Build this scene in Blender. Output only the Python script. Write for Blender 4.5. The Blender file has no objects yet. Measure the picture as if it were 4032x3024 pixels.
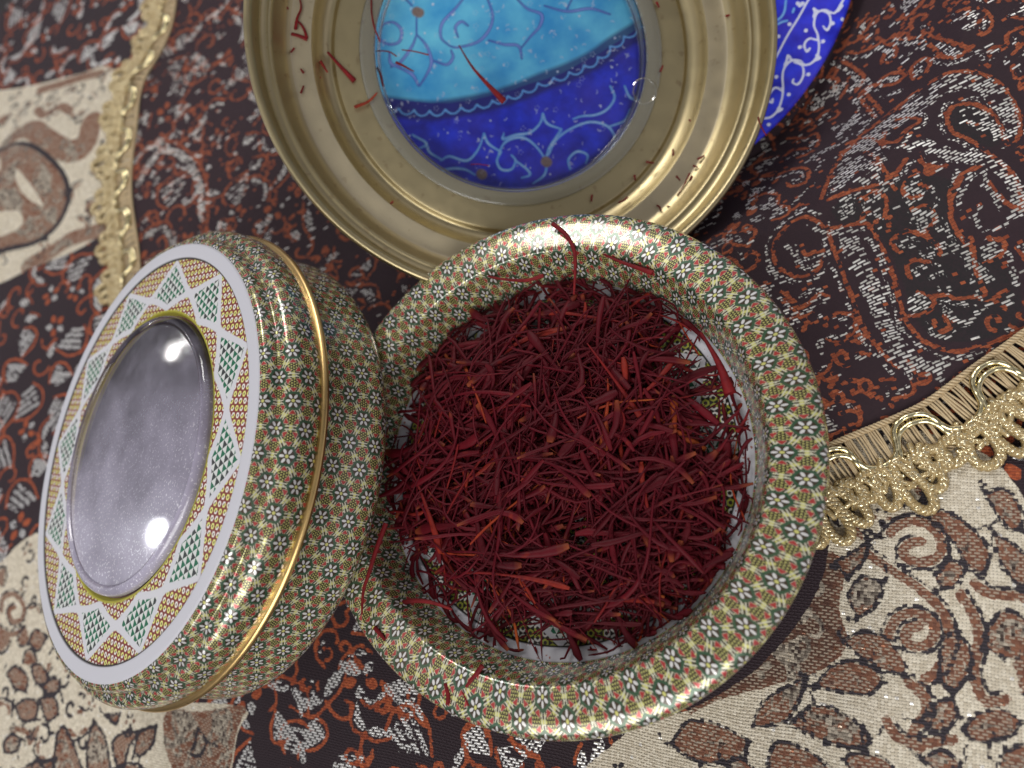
import bpy, math, random
import numpy as np
from mathutils import Matrix, Vector
random.seed(7); RNG = np.random.default_rng(11)
scene = bpy.context.scene
COL = scene.collection
CM = 0.01

# ---------------------------------------------------------------- frame of reference
# camera axes seen from the table: the table normal, measured from the rims in the photograph
F = 3028.0
n0 = np.array([-.385, .279, .880]); n0 /= np.linalg.norm(n0)
RIDGE_H = 2.65
ORG = np.array([.545, -1.305, -15.021]) - RIDGE_H * n0
Xa = np.array([1., 0, 0]) - n0[0] * n0; Xa /= np.linalg.norm(Xa)
Ya = np.cross(n0, Xa)
M = np.array([Xa, Ya, n0])                     # camera axes -> table axes
def c2w(p): return M @ (np.asarray(p, float) - ORG)
CAM = c2w([0, 0, 0])
def at(x, y, h=0.0):
    """where the line of sight through photo pixel x, y meets height h (cm) over the table"""
    d = M @ np.array([(x - 2016) / F, -(y - 1512) / F, -1.0])
    t = (h - CAM[2]) / d[2]
    return CAM + d * t
def on_plane(x, y, c, n):
    d = M @ np.array([(x - 2016) / F, -(y - 1512) / F, -1.0])
    t = ((c - CAM) @ n) / (d @ n)
    return CAM + d * t

# ---------------------------------------------------------------- camera, world, lamps, exposure
cam_d = bpy.data.cameras.new('camera'); cam = bpy.data.objects.new('camera', cam_d); COL.objects.link(cam)
R3 = Matrix([list(M[:, 0]), list(M[:, 1]), list(M[:, 2])]).transposed()
cam.matrix_world = Matrix.Translation(Vector(CAM * CM)) @ R3.to_4x4()
cam_d.sensor_width = 36.0; cam_d.lens = F / 4032 * 36.0
cam_d.clip_start = 0.005; cam_d.clip_end = 50
cam_d.dof.use_dof = True; cam_d.dof.focus_distance = 0.155; cam_d.dof.aperture_fstop = 12.0
scene.camera = cam

world = bpy.data.worlds.new('World'); scene.world = world; world.use_nodes = True
wt = world.node_tree; bg = wt.nodes['Background']
tc = wt.nodes.new('ShaderNodeTexCoord'); sp = wt.nodes.new('ShaderNodeSeparateXYZ')
wt.links.new(tc.outputs['Generated'], sp.inputs[0])
mr = wt.nodes.new('ShaderNodeMapRange'); mr.inputs['From Min'].default_value = -.25; mr.inputs['From Max'].default_value = .9
wt.links.new(sp.outputs['Z'], mr.inputs['Value'])
cr = wt.nodes.new('ShaderNodeValToRGB')
cr.color_ramp.elements[0].color = (.10, .085, .075, 1); cr.color_ramp.elements[1].color = (.50, .49, .50, 1)
e = cr.color_ramp.elements.new(.35); e.color = (.40, .39, .44, 1)
wt.links.new(mr.outputs[0], cr.inputs[0]); wn = wt.nodes.new('ShaderNodeTexNoise'); wn.inputs['Scale'].default_value = 1.7; wn.inputs['Detail'].default_value = 2
wt.links.new(tc.outputs['Generated'], wn.inputs['Vector'])
wr = wt.nodes.new('ShaderNodeMapRange'); wr.inputs['From Min'].default_value = .38; wr.inputs['From Max'].default_value = .62
wr.inputs['To Min'].default_value = .25; wr.inputs['To Max'].default_value = 2.0; wt.links.new(wn.outputs['Fac'], wr.inputs['Value'])
wm = wt.nodes.new('ShaderNodeVectorMath'); wm.operation = 'SCALE'       # the room: bright walls, dark furniture
wt.links.new(cr.outputs[0], wm.inputs[0]); wt.links.new(wr.outputs[0], wm.inputs['Scale']); wt.links.new(wm.outputs[0], bg.inputs[0])
bg.inputs[1].default_value = 0.64

def area(name, loc, target, size, power, color):
    l = bpy.data.lights.new(name, 'AREA'); l.shape = 'RECTANGLE'; l.size = size[0]; l.size_y = size[1]
    l.energy = power; l.color = color
    o = bpy.data.objects.new(name, l); COL.objects.link(o)
    o.location = loc
    o.rotation_euler = (Vector(target) - Vector(loc)).to_track_quat('-Z', 'Y').to_euler()
    return o
area('window_light', (-1.03, .06, .24), (-.06, 0, .05), (.055, .045), .28, (.93, .95, 1.0))
area('ceiling_light', (-.25, .85, .85), (0, 0, 0), (.34, .34), 5.0, (1.0, .97, .93))
bpy.data.lights['window_light'].shape = 'ELLIPSE'
area('far_lamp', (-1.01, .345, .20), (-.08, .02, .05), (.02, .02), .03, (1.0, .98, .95))
area('low_lamp', (.0, -.9, .75), (0, 0, 0), (1.0, .6), 9.5, (1.0, .98, .94))

scene.view_settings.view_transform = 'Standard'; scene.view_settings.look = 'None'
scene.view_settings.gamma = 1; scene.view_settings.use_curve_mapping = False
scene.view_settings.exposure = 0.12
scene.cycles.max_bounces = 8; scene.cycles.transparent_max_bounces = 16

# ---------------------------------------------------------------- node expressions
class N:
    """a float or a node socket with arithmetic"""
    tree = None
    def __init__(s, v): s.v = v
    @staticmethod
    def m(op, *a, clamp=False):
        n = N.tree.nodes.new('ShaderNodeMath'); n.operation = op; n.use_clamp = clamp
        for i, x in enumerate(a):
            x = x.v if isinstance(x, N) else x
            if isinstance(x, (int, float)): n.inputs[i].default_value = float(x)
            else: N.tree.links.new(x, n.inputs[i])
        return N(n.outputs[0])
    def __add__(s, o): return N.m('ADD', s, o)
    __radd__ = __add__
    def __sub__(s, o): return N.m('SUBTRACT', s, o)
    def __rsub__(s, o): return N.m('SUBTRACT', o, s)
    def __mul__(s, o): return N.m('MULTIPLY', s, o)
    __rmul__ = __mul__
    def __truediv__(s, o): return N.m('DIVIDE', s, o)
    def __neg__(s): return N.m('MULTIPLY', s, -1)
def floor_(a): return N.m('FLOOR', a)
def fract(a): return N.m('FRACT', a)
def abs_(a): return N.m('ABSOLUTE', a)
def sqrt_(a): return N.m('SQRT', a)
def lt(a, b): return N.m('LESS_THAN', a, b)
def gt(a, b): return N.m('GREATER_THAN', a, b)
def mn(a, b): return N.m('MINIMUM', a, b)
def mx(a, b): return N.m('MAXIMUM', a, b)
def cos_(a): return N.m('COSINE', a)
def sin_(a): return N.m('SINE', a)
def step(a, w): return N.m('MULTIPLY_ADD', a, 1.0 / w, .5, clamp=True)      # soft 0..1 where a passes 0
def sel(m, a, b): return a * m + b * (1 - m)
def attr(name):
    n = N.tree.nodes.new('ShaderNodeAttribute'); n.attribute_name = name; return N(n.outputs['Fac'])
def attr_col(name):
    n = N.tree.nodes.new('ShaderNodeAttribute'); n.attribute_name = name; return n.outputs['Color']
def sepxyz(sock):
    n = N.tree.nodes.new('ShaderNodeSeparateXYZ'); N.tree.links.new(sock, n.inputs[0]); return [N(n.outputs[i]) for i in range(3)]
def texco(which='UV'):
    n = N.tree.nodes.new('ShaderNodeTexCoord'); return n.outputs[which]
def uvsock(name):
    n = N.tree.nodes.new('ShaderNodeUVMap'); n.uv_map = name; return n.outputs[0]
def noise(scale, detail=2, vec=None, rough=.5):
    n = N.tree.nodes.new('ShaderNodeTexNoise'); n.inputs['Scale'].default_value = scale
    n.inputs['Detail'].default_value = detail; n.inputs['Roughness'].default_value = rough
    N.tree.links.new(vec if vec is not None else texco('Object'), n.inputs['Vector'])
    return N(n.outputs['Fac'])
def comb(x, y, z=0.0):
    n = N.tree.nodes.new('ShaderNodeCombineXYZ')
    for i, a in enumerate((x, y, z)):
        a = a.v if isinstance(a, N) else a
        if isinstance(a, (int, float)): n.inputs[i].default_value = a
        else: N.tree.links.new(a, n.inputs[i])
    return n.outputs[0]
def white(vec):
    n = N.tree.nodes.new('ShaderNodeTexWhiteNoise'); n.noise_dimensions = '3D'; N.tree.links.new(vec, n.inputs['Vector']); return N(n.outputs['Value'])
def mix(f, a, b):
    n = N.tree.nodes.new('ShaderNodeMix'); n.data_type = 'RGBA'
    for s, x in ((n.inputs[0], f), (n.inputs[6], a), (n.inputs[7], b)):
        x = x.v if isinstance(x, N) else x
        if isinstance(x, (int, float)): s.default_value = x
        elif isinstance(x, tuple): s.default_value = (*x, 1) if len(x) == 3 else x
        else: N.tree.links.new(x, s)
    return n.outputs[2]
def ramp(f, stops):
    n = N.tree.nodes.new('ShaderNodeValToRGB'); r = n.color_ramp
    r.elements[0].position = stops[0][0]; r.elements[0].color = (*stops[0][1], 1)
    r.elements[1].position = stops[-1][0]; r.elements[1].color = (*stops[-1][1], 1)
    for p, c in stops[1:-1]:
        e = r.elements.new(p); e.color = (*c, 1)
    N.tree.links.new(f.v, n.inputs[0]); return n.outputs[0]
def material(name):
    m = bpy.data.materials.new(name); m.use_nodes = True; N.tree = m.node_tree
    return m, m.node_tree.nodes['Principled BSDF']
def put(b, **kw):
    for k, v in kw.items():
        s = b.inputs[k.replace('_', ' ')]
        v = v.v if isinstance(v, N) else v
        if isinstance(v, bpy.types.NodeSocket): N.tree.links.new(v, s)
        elif isinstance(v, tuple): s.default_value = (*v, 1) if len(v) == 3 else v
        else: s.default_value = v
def bump(b, h, strength=.3, dist=.0002):
    n = N.tree.nodes.new('ShaderNodeBump'); n.inputs['Strength'].default_value = strength; n.inputs['Distance'].default_value = dist
    N.tree.links.new(h.v, n.inputs['Height']); N.tree.links.new(n.outputs[0], b.inputs['Normal'])

# ---------------------------------------------------------------- printed marquetry
Y_GOLD = (.70, .70, .22); CREAM = (.74, .74, .58); BLK = (.018, .016, .012); GRN = (.004, .085, .045)
RED = (.42, .018, .030); WHT = (.80, .80, .80)
def hexfold(u, v):
    """fold u, v (flower spacing 1) to one flower; returns distance, folded x (towards a corner) and y"""
    s3 = math.sqrt(3)
    ax = (fract(u / s3) - .5) * s3; ay = fract(v) - .5
    bx = (fract(u / s3 + .5) - .5) * s3; by = fract(v + .5) - .5
    m = lt(ax * ax + ay * ay, bx * bx + by * by)
    qx = sel(m, ax, bx); qy = sel(m, ay, by)
    r = sqrt_(qx * qx + qy * qy)
    th = N.m('ARCTAN2', qy, qx)
    k = math.pi / 3
    phi = abs_(N.m('PINGPONG', th + math.pi * 2, k / 2))
    return r, r * cos_(phi), r * sin_(phi)
def tri_check(x, y, f):
    """small up / down triangles: 1 on the up ones"""
    a = (x - y * (1 / math.sqrt(3))) * f; b = y * (2 / math.sqrt(3)) * f
    return lt(fract(a) + fract(b), 1.0)
def khatam(name, flow, rough=.27):
    m, b = material(name)
    U = sepxyz(uvsock('print'))
    u, v = U[0] + (noise(230, 2) - .5) * .06, U[1] + (noise(190, 2) - .5) * .06
    r, X, Y = hexfold(u, v)
    w = .02
    tri = tri_check(u, v, 9.0)
    # ground: cream with black small triangles, yellow seams
    base = mix(lt(tri_check(u + .03, v + .05, 5.2), .5), Y_GOLD, CREAM)
    ga = (u - v * .57735) * 5.2; gb = v * 1.1547 * 5.2
    base = mix(lt(fract(ga) + fract(gb), 1.22) * step(r - .30, .02), base, BLK)
    nearmid = step(X * math.cos(math.pi / 6) + Y * .5 - .455, .03)      # seam between two flowers
    base = mix(tri * step(.47 - X * .866 - Y * .5, .02) * step(X * .5 - Y * .866 + .2, .1) * .9, base, BLK)
    base = mix(nearmid, base, Y_GOLD)
    # star of white spears at the seam middles
    base = mix(step(.020 - abs_(Y - X * .577 + .055) + (.0), w) * step(r - .27, w), base, CREAM)
    # dark chequered hexagon on every corner
    dcx = X - .5774
    dv = sqrt_(dcx * dcx + Y * Y)
    ca = (u - v * .57735) * 11.0; cb = v * 1.1547 * 11.0
    chk = mix(gt(fract(ca) + fract(cb), 1.22), BLK, tuple(q * .8 for q in Y_GOLD))
    base = mix(step(.185 - dv, w), base, chk)
    # red wedges towards the flower
    base = mix(step(.10 - Y, w) * step(X - .29, w) * step(.44 - X, w) * step((X - .27) * .8 - Y, w), base, CREAM)
    base = mix(step(.095 - Y, w) * step(X - .305, w) * step(.435 - X, w) * step((X - .285) * .8 - Y, w), base, RED)
    # flower: green hexagon, black field, petals, heart
    base = mix(step(.302 - X, w), base, GRN)
    base = mix(step(.232 - r, w), base, BLK)
    c30, s30 = math.cos(math.pi / 6), .5
    px = X * c30 + Y * s30 - .158; py = Y * c30 - X * s30
    pet = 1 - sqrt_(N.m('POWER', px / .080, 2) + N.m('POWER', abs_(py) / .043, 2))
    base = mix(step(pet, .25), base, WHT)
    base = mix(step(.052 - r, w), base, Y_GOLD)
    base = mix(noise(45, 3) * .30, base, (.30, .20, .10))
    put(b, Base_Color=base, Roughness=rough, Coat_Weight=.55, Coat_Roughness=.06, IOR=1.5)
    # the yellow ink is see-through to the tin plate: slightly metallic
    put(b, Metallic=.30)
    dn = noise(1400, 3)
    bump(b, dn, .06, .00005)
    return m
M_KHATAM = khatam('printed_marquetry', 1)

def star_face(name, wear=0.0):
    m, b = material(name)
    U = sepxyz(uvsock('print'))
    x, y = U[0], U[1]                                   # in units of the white ring's outer radius
    r = sqrt_(x * x + y * y); th = N.m('ARCTAN2', y, x)
    s = math.pi / 12
    ph = N.m('PINGPONG', th + math.pi * 2, s) / s       # 0 on a tip, 1 on a crossing
    RT, RC, RI = .915, .765, .685
    tip = (RT - RC) * N.m('POWER', 1 - ph, 1.35) + RC
    inn = ph * (RC - RI) + RI
    # field: yellow and white hexagons on brown red
    fx, fy = (x * 22, y * 22) if wear else (x * 30, y * 30)
    hr, HX, HY = hexfold(fx, fy)
    cell = white(comb(floor_(fx / 1.732 + .25), floor_(fy + .25)))
    dot = mix(step(.34 - HX, .1), (.20, .035, .03), mix(gt(sin_(fx * 1.8138 + .6) * cos_(fy * 3.1416), .1), Y_GOLD, (.78, .74, .70)))
    dot = mix(step(.16 - hr, .06) * .8, dot, (.10, .06, .03))
    if wear:
        dot = mix(step(.40 - HX, .08), (.02, .014, .012), mix(gt(sin_(fx * 1.8138 + .6) * cos_(fy * 3.1416), .1), (.34, .36, .05), (.70, .68, .64)))
        dot = mix(step(.20 - hr, .05), dot, (.03, .02, .02))
    # diamonds: green, black and white triangles
    gx, gy = x * 27, y * 27
    t1 = tri_check(gx, gy, 1.0)
    idv = white(comb(floor_(gx - gy * .577), floor_(gy * 1.1547), 1.0))
    dia = mix(t1, (.62, .64, .62), mix(gt(idv, .62), (.010, .13, .065), (.035, .04, .04)))
    ln = lt(fract(gx - gy * .577), .10)
    dia = mix(ln * .7, dia, (.02, .06, .04))
    inside = step(tip - r, .008) * step(r - inn, .008)
    c = mix(inside, dot, dia)
    w = .016
    white_l = mx(step(w - abs_(r - tip) * (1 - ph * .25), .006), step(w - abs_(r - inn) * .92, .006))
    c = mix(white_l, c, (.60, .60, .64))
    c = mix(step(r - .922, .006), c, BLK)
    c = mix(step(r - .930, .006), c, (.55, .55, .60))
    if wear:
        spot = step(noise(900, 4) - .66, .03) * step(r - .93, .01)
        c = mix(spot, c, (.30, .10, .07))
    if not wear: c = mix(step(.672 - r, .006), c, (.62, .58, .08))
    put(b, Base_Color=c, Roughness=.5, Coat_Weight=.0, Specular_IOR_Level=.35, Metallic=.0)
    bump(b, noise(1500, 2), .05, .00005)
    return m
M_STAR = star_face('printed_star_face'); M_FLOOR = star_face('printed_star_floor', 1)

def gold_mat(name, col, rough, sandy=0.0, stain=0.0):
    m, b = material(name)
    n1 = noise(160, 4)
    c = mix(step(n1 - .5, .8), col, tuple(x * .86 for x in col))
    if stain:
        c = mix(step(noise(420, 6) - .66, .05) * stain, c, (.22, .12, .06))
    put(b, Base_Color=c, Metallic=1.0, Roughness=noise(260, 5) * .22 + (rough - .11))
    bump(b, noise(4200 if sandy else 1800, 3), .5 if sandy else .08, .00008 if sandy else .00004)
    return m
M_GOLD = gold_mat('gold_lacquer', (.53, .445, .26), .40, 0, .28)
M_SAND = gold_mat('gold_lacquer_sandy', (.60, .52, .36), .5, 1, .2)
M_BAND = gold_mat('brass_band', (.70, .48, .20), .30)
M_BRAID = gold_mat('gold_thread', (.80, .63, .30), .30, 1)
M_CORD = gold_mat('gold_foil_cord', (.86, .76, .46), .20, 0)
def fleck_mat():
    m, b = material('gold_cord_flecked')
    f = step(noise(2400, 2) - .56, .05)
    put(b, Base_Color=mix(f, (.40, .29, .13), (.92, .84, .58)), Metallic=f * .75 + .2, Roughness=(1 - f) * .35 + .18)
    bump(b, noise(2400, 2), .8, .0002)
    return m
M_LOOP = fleck_mat()
def thread_mat(name, col):
    m, b = material(name); c = mix(noise(900, 3), col, tuple(min(1, x * 1.5) for x in col))
    put(b, Base_Color=c, Roughness=.55, Metallic=.35); bump(b, noise(3000, 2), .5, .0001); return m
M_LADDER = thread_mat('beige_silk_thread', (.46, .36, .22))

def clear_plastic():
    m, b = material('clear_plastic'); t = m.node_tree
    tr = t.nodes.new('ShaderNodeBsdfTransparent'); tr.inputs[0].default_value = (.93, .95, .97, 1)
    gl = t.nodes.new('ShaderNodeBsdfGlossy'); gl.inputs['Roughness'].default_value = .06
    fr = t.nodes.new('ShaderNodeFresnel'); fr.inputs[0].default_value = 1.46
    mxn = t.nodes.new('ShaderNodeMixShader')
    t.links.new(fr.outputs[0], mxn.inputs[0]); t.links.new(tr.outputs[0], mxn.inputs[1]); t.links.new(gl.outputs[0], mxn.inputs[2])
    t.links.new(mxn.outputs[0], t.nodes['Material Output'].inputs[0]); return m
M_CLEAR = clear_plastic()
M_INSIDE, _b = material('dark_inside'); put(_b, Base_Color=mix(step(noise(60, 3) - .5, .3), (.22, .03, .06), (.45, .33, .30)), Metallic=.3, Roughness=.5)
def flange_plastic():
    m, b = material('clear_plastic_edge'); t = m.node_tree
    put(b, Base_Color=(.72, .74, .74), Roughness=.12, IOR=1.5)
    tr = t.nodes.new('ShaderNodeBsdfTransparent'); mxn = t.nodes.new('ShaderNodeMixShader'); mxn.inputs[0].default_value = .34
    lw = t.nodes.new('ShaderNodeLayerWeight'); lw.inputs[0].default_value = .35
    t.links.new((N(lw.outputs['Facing']) * .6 + .14).v, mxn.inputs[0])
    t.links.new(tr.outputs[0], mxn.inputs[1]); t.links.new(b.outputs[0], mxn.inputs[2])
    t.links.new(mxn.outputs[0], t.nodes['Material Output'].inputs[0]); return m
M_FLANGE = flange_plastic()
def glare_plastic():
    m, b = material('glare_plastic'); t = m.node_tree
    p = texco('Object')
    big = noise(34, 5, p, .62); fine = noise(1900, 3, p)
    px, py, pz = sepxyz(p)
    side = N.m('ADD', 0.0, (px * -.45 + py * -.9) * 14.0)            # hazy room glare painted in, stronger towards one side
    painted_glare = step(big - .46 + side * .75, .55)
    speck = step(fine - .62, .05) * painted_glare
    c = mix(speck, (.60, .56, .72), (.88, .86, .95))  # pale lilac reflection of the room put into the base colour
    put(b, Base_Color=c, Roughness=.30, Coat_Weight=1.0, Coat_Roughness=.04, IOR=1.5)
    bump(b, fine, .10, .00005)
    tr = t.nodes.new('ShaderNodeBsdfTransparent'); tr.inputs[0].default_value = (.86, .80, .88, 1)
    gl_ = t.nodes.new('ShaderNodeBsdfGlossy'); gl_.inputs['Roughness'].default_value = .05
    fr = t.nodes.new('ShaderNodeFresnel'); fr.inputs[0].default_value = 1.5
    m1 = t.nodes.new('ShaderNodeMixShader'); m2 = t.nodes.new('ShaderNodeMixShader')
    t.links.new(fr.outputs[0], m1.inputs[0]); t.links.new(tr.outputs[0], m1.inputs[1]); t.links.new(gl_.outputs[0], m1.inputs[2])
    t.links.new((painted_glare * .62 + speck * .2 + .04).v, m2.inputs[0]); t.links.new(m1.outputs[0], m2.inputs[1]); t.links.new(b.outputs[0], m2.inputs[2])
    t.links.new(m2.outputs[0], t.nodes['Material Output'].inputs[0]); return m
M_GLARE = glare_plastic()

def saffron_mat():
    m, b = material('saffron')
    c = attr_col('tint')
    n = noise(700, 3)
    c2 = mix(n, c, (.07, .003, .008))
    hue = mix(step(noise(300, 2) - .72, .1) * .3, c2, (.30, .03, .008))
    put(b, Base_Color=hue, Roughness=.55)
    b.inputs['Specular IOR Level'].default_value = .16
    bump(b, noise(2600, 3), .45, .0001)
    return m
M_SAFFRON = saffron_mat()

# ---------------------------------------------------------------- mesh helpers (cm in, metres out)
def tag(o, label=None, cat=None, group=None, kind=None):
    if label: o['label'] = label
    if cat: o['category'] = cat
    if group: o['group'] = group
    if kind: o['kind'] = kind
    return o
def empty(name, loc=(0, 0, 0), mat=None):
    o = bpy.data.objects.new(name, None); o.empty_display_size = .01; COL.objects.link(o)
    if mat is not None: o.matrix_world = mat
    else: o.location = Vector(loc) * CM
    return o
def mesh_obj(name, V, Fc, mats, parent=None, smooth=True, mi=None, uv=None, scale=CM):
    me = bpy.data.meshes.new(name)
    V = np.asarray(V, float) * scale
    me.from_pydata(V.tolist(), [], Fc if isinstance(Fc, list) else Fc.tolist())
    for m in (mats if isinstance(mats, (list, tuple)) else [mats]): me.materials.append(m)
    if mi is not None: me.polygons.foreach_set('material_index', np.asarray(mi, np.int32))
    if smooth: me.polygons.foreach_set('use_smooth', np.ones(len(me.polygons), bool))
    if uv is not None:
        l = me.uv_layers.new(name='print'); l.data.foreach_set('uv', np.asarray(uv, np.float32).ravel())
    me.update()
    o = bpy.data.objects.new(name, me); COL.objects.link(o)
    if parent: o.parent = parent
    return o
def catmull(P, n=8, closed=False):
    P = np.asarray(P, float)
    if len(P) < 3: return np.array([P[0] + (P[-1] - P[0]) * t for t in np.linspace(0, 1, n + 1)])
    Q = np.vstack([P[-1], P, P[0], P[1]]) if closed else np.vstack([2 * P[0] - P[1], P, 2 * P[-1] - P[-2]])
    out = []
    m = len(P) if closed else len(P) - 1
    for i in range(m):
        a, b, c, d = Q[i:i + 4]
        for t in np.arange(n) / n:
            out.append(.5 * (2 * b + (c - a) * t + (2 * a - 5 * b + 4 * c - d) * t * t + (-a + 3 * b - 3 * c + d) * t ** 3))
    if not closed: out.append(P[-1])
    return np.array(out)
def lathe(name, prof, mats, parent, seg=256, N_fl=32, vscale=1.0, mi=None, smooth_n=5, flat=0, v0=0.0, dent=0.0):
    """prof: (r, z) points; the printed pattern runs N_fl flowers round and by arc length across"""
    P = catmull(prof, smooth_n) if smooth_n else np.asarray(prof, float)
    n = len(P); a = np.linspace(0, 2 * math.pi, seg, endpoint=False)
    ca, sa = np.cos(a), np.sin(a)
    wob = 1 + dent * (.5 * np.sin(2 * a + .7) + .3 * np.sin(3 * a + 2.) + .2 * np.sin(7 * a))
    V = np.stack([P[:, 0][:, None] * ca * wob, P[:, 0][:, None] * sa * wob, np.repeat(P[:, 1][:, None], seg, 1)], -1).reshape(-1, 3)
    i = np.arange(n - 1)[:, None]; j = np.arange(seg)[None, :]; j2 = (j + 1) % seg
    Fc = np.stack([i * seg + j, i * seg + j2, (i + 1) * seg + j2, (i + 1) * seg + j], -1).reshape(-1, 4)
    arc = np.r_[0, np.cumsum(np.hypot(*(P[1:] - P[:-1]).T))]
    if flat:                                                     # planar print: x, y over the radius given
        uvv = V[:, :2] / flat; uv = uvv[Fc.ravel()]
    else:
        s3 = math.sqrt(3); U0 = j * (N_fl * s3 / seg) + 0 * i; U1 = (j + 1) * (N_fl * s3 / seg) + 0 * i
        A0 = (arc[:-1] * vscale + v0)[:, None] + 0 * j; A1 = (arc[1:] * vscale + v0)[:, None] + 0 * j
        uv = np.stack([np.stack([U0, A0], -1), np.stack([U1, A0], -1), np.stack([U1, A1], -1), np.stack([U0, A1], -1)], -2).reshape(-1, 2)
    mm = None
    if mi is not None:
        mm = np.repeat([mi((P[k] + P[k + 1]) / 2, k / (n - 1)) for k in range(n - 1)], seg)
    return mesh_obj(name, V, Fc, mats, parent, uv=uv, mi=mm)
def tube_arrays(path, rad, sides=6, flatten=None, cap=True):
    P = np.asarray(path, float); n = len(P)
    rad = np.full(n, rad) if np.isscalar(rad) else np.asarray(rad)
    T = np.gradient(P, axis=0); T /= np.linalg.norm(T, axis=1)[:, None] + 1e-9
    up = np.array([0, 0, 1.]) if abs(T[0, 2]) < .9 else np.array([1., 0, 0])
    A = np.cross(T, up); A /= np.linalg.norm(A, axis=1)[:, None] + 1e-9
    B = np.cross(A, T)
    th = np.linspace(0, 2 * math.pi, sides, endpoint=False)
    fl = np.ones(n) if flatten is None else np.asarray(flatten)
    V = P[:, None, :] + rad[:, None, None] * (np.cos(th)[None, :, None] * A[:, None, :] + (np.sin(th)[None, :, None] * fl[:, None, None]) * B[:, None, :])
    V = V.reshape(-1, 3)
    i = np.arange(n - 1)[:, None]; j = np.arange(sides)[None, :]; j2 = (j + 1) % sides
    Fc = np.stack([i * sides + j, i * sides + j2, (i + 1) * sides + j2, (i + 1) * sides + j], -1).reshape(-1, 4)
    return V, Fc
class MB:
    def __init__(s): s.V = []; s.F = []; s.n = 0; s.mi = []; s.C = []
    def add(s, VF, mi=0, col=None):
        V, Fc = VF; s.V.append(V); s.F.append(Fc + s.n); s.n += len(V); s.mi.append(np.full(len(Fc), mi))
        if col is not None: s.C.append(np.repeat(np.array([[*col, 1.]]), len(V), 0) if np.ndim(col) == 1 else col)
    def build(s, name, mats, parent=None, **k):
        o = mesh_obj(name, np.vstack(s.V), np.vstack(s.F), mats, parent, mi=np.concatenate(s.mi), **k)
        if s.C:
            a = o.data.color_attributes.new('tint', 'FLOAT_COLOR', 'POINT'); a.data.foreach_set('color', np.vstack(s.C).astype(np.float32).ravel())
        return o

# ---------------------------------------------------------------- drawn patterns as distance fields
class Field:
    def __init__(s, x0, y0, x1, y1, res, names, far=.25):
        s.x0, s.y0, s.res, s.far = x0, y0, res, far
        s.nx = int((x1 - x0) / res) + 1; s.ny = int((y1 - y0) / res) + 1
        s.f = {k: np.full((s.ny, s.nx), far, np.float32) for k in names}
    def _win(s, P, pad):
        i0 = max(0, int((P[:, 0].min() - pad - s.x0) / s.res)); i1 = min(s.nx, int((P[:, 0].max() + pad - s.x0) / s.res) + 2)
        j0 = max(0, int((P[:, 1].min() - pad - s.y0) / s.res)); j1 = min(s.ny, int((P[:, 1].max() + pad - s.y0) / s.res) + 2)
        if i1 <= i0 or j1 <= j0: return None
        X, Y = np.meshgrid(s.x0 + np.arange(i0, i1) * s.res, s.y0 + np.arange(j0, j1) * s.res)
        return i0, i1, j0, j1, X, Y
    @staticmethod
    def _segd(X, Y, a, b, ha=0, hb=0):
        dx, dy = b[0] - a[0], b[1] - a[1]; L = dx * dx + dy * dy + 1e-12
        t = np.clip(((X - a[0]) * dx + (Y - a[1]) * dy) / L, 0, 1)
        return np.hypot(X - a[0] - t * dx, Y - a[1] - t * dy) - (ha + (hb - ha) * t)
    def stroke(s, name, P, hw, smooth=5, closed=False):
        P = np.asarray(P, float)[:, :2]
        if smooth and len(P) > 2: P = catmull(P, smooth, closed)
        h = np.full(len(P), hw) if np.isscalar(hw) else np.interp(np.linspace(0, 1, len(P)), np.linspace(0, 1, len(hw)), hw)
        for k in range(len(P) - 1):
            w = s._win(P[k:k + 2], max(h[k], h[k + 1]) + s.far)
            if w is None: continue
            i0, i1, j0, j1, X, Y = w; f = s.f[name][j0:j1, i0:i1]
            np.minimum(f, s._segd(X, Y, P[k], P[k + 1], h[k], h[k + 1]), out=f)
    def fill(s, name, P, smooth=4):
        P = np.asarray(P, float)[:, :2]
        if smooth: P = catmull(P, smooth, True)
        w = s._win(P, s.far)
        if w is None: return
        i0, i1, j0, j1, X, Y = w; d = np.full(X.shape, 1e9); ins = np.zeros(X.shape, bool)
        for k in range(len(P)):
            a, b = P[k], P[(k + 1) % len(P)]
            d = np.minimum(d, s._segd(X, Y, a, b))
            c = ((a[1] > Y) != (b[1] > Y)) & (X < (b[0] - a[0]) * (Y - a[1]) / (b[1] - a[1] + 1e-12) + a[0]); ins ^= c
        d = np.where(ins, -d, d); f = s.f[name][j0:j1, i0:i1]; np.minimum(f, d, out=f)
    def cut(s, name, P, smooth=4):
        g = Field.__new__(Field); g.__dict__.update(s.__dict__); g.f = {'t': np.full((s.ny, s.nx), s.far, np.float32)}
        g.fill('t', P, smooth); s.f[name] = np.maximum(s.f[name], -g.f['t'])
    def sample(s, name, X, Y):
        u = np.clip((X - s.x0) / s.res, 0, s.nx - 1.001); v = np.clip((Y - s.y0) / s.res, 0, s.ny - 1.001)
        i = u.astype(int); j = v.astype(int); a = u - i; b = v - j; f = s.f[name]
        return (f[j, i] * (1 - a) * (1 - b) + f[j, i + 1] * a * (1 - b) + f[j + 1, i] * (1 - a) * b + f[j + 1, i + 1] * a * b)
def pts(s, ox, oy, k, h=0.0):
    """zoomed tracing 'x,y x,y ...' -> table coordinates"""
    return np.array([at(ox + float(a) * k, oy + float(b) * k, h) for a, b in (q.split(',') for q in s.split())])

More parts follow.
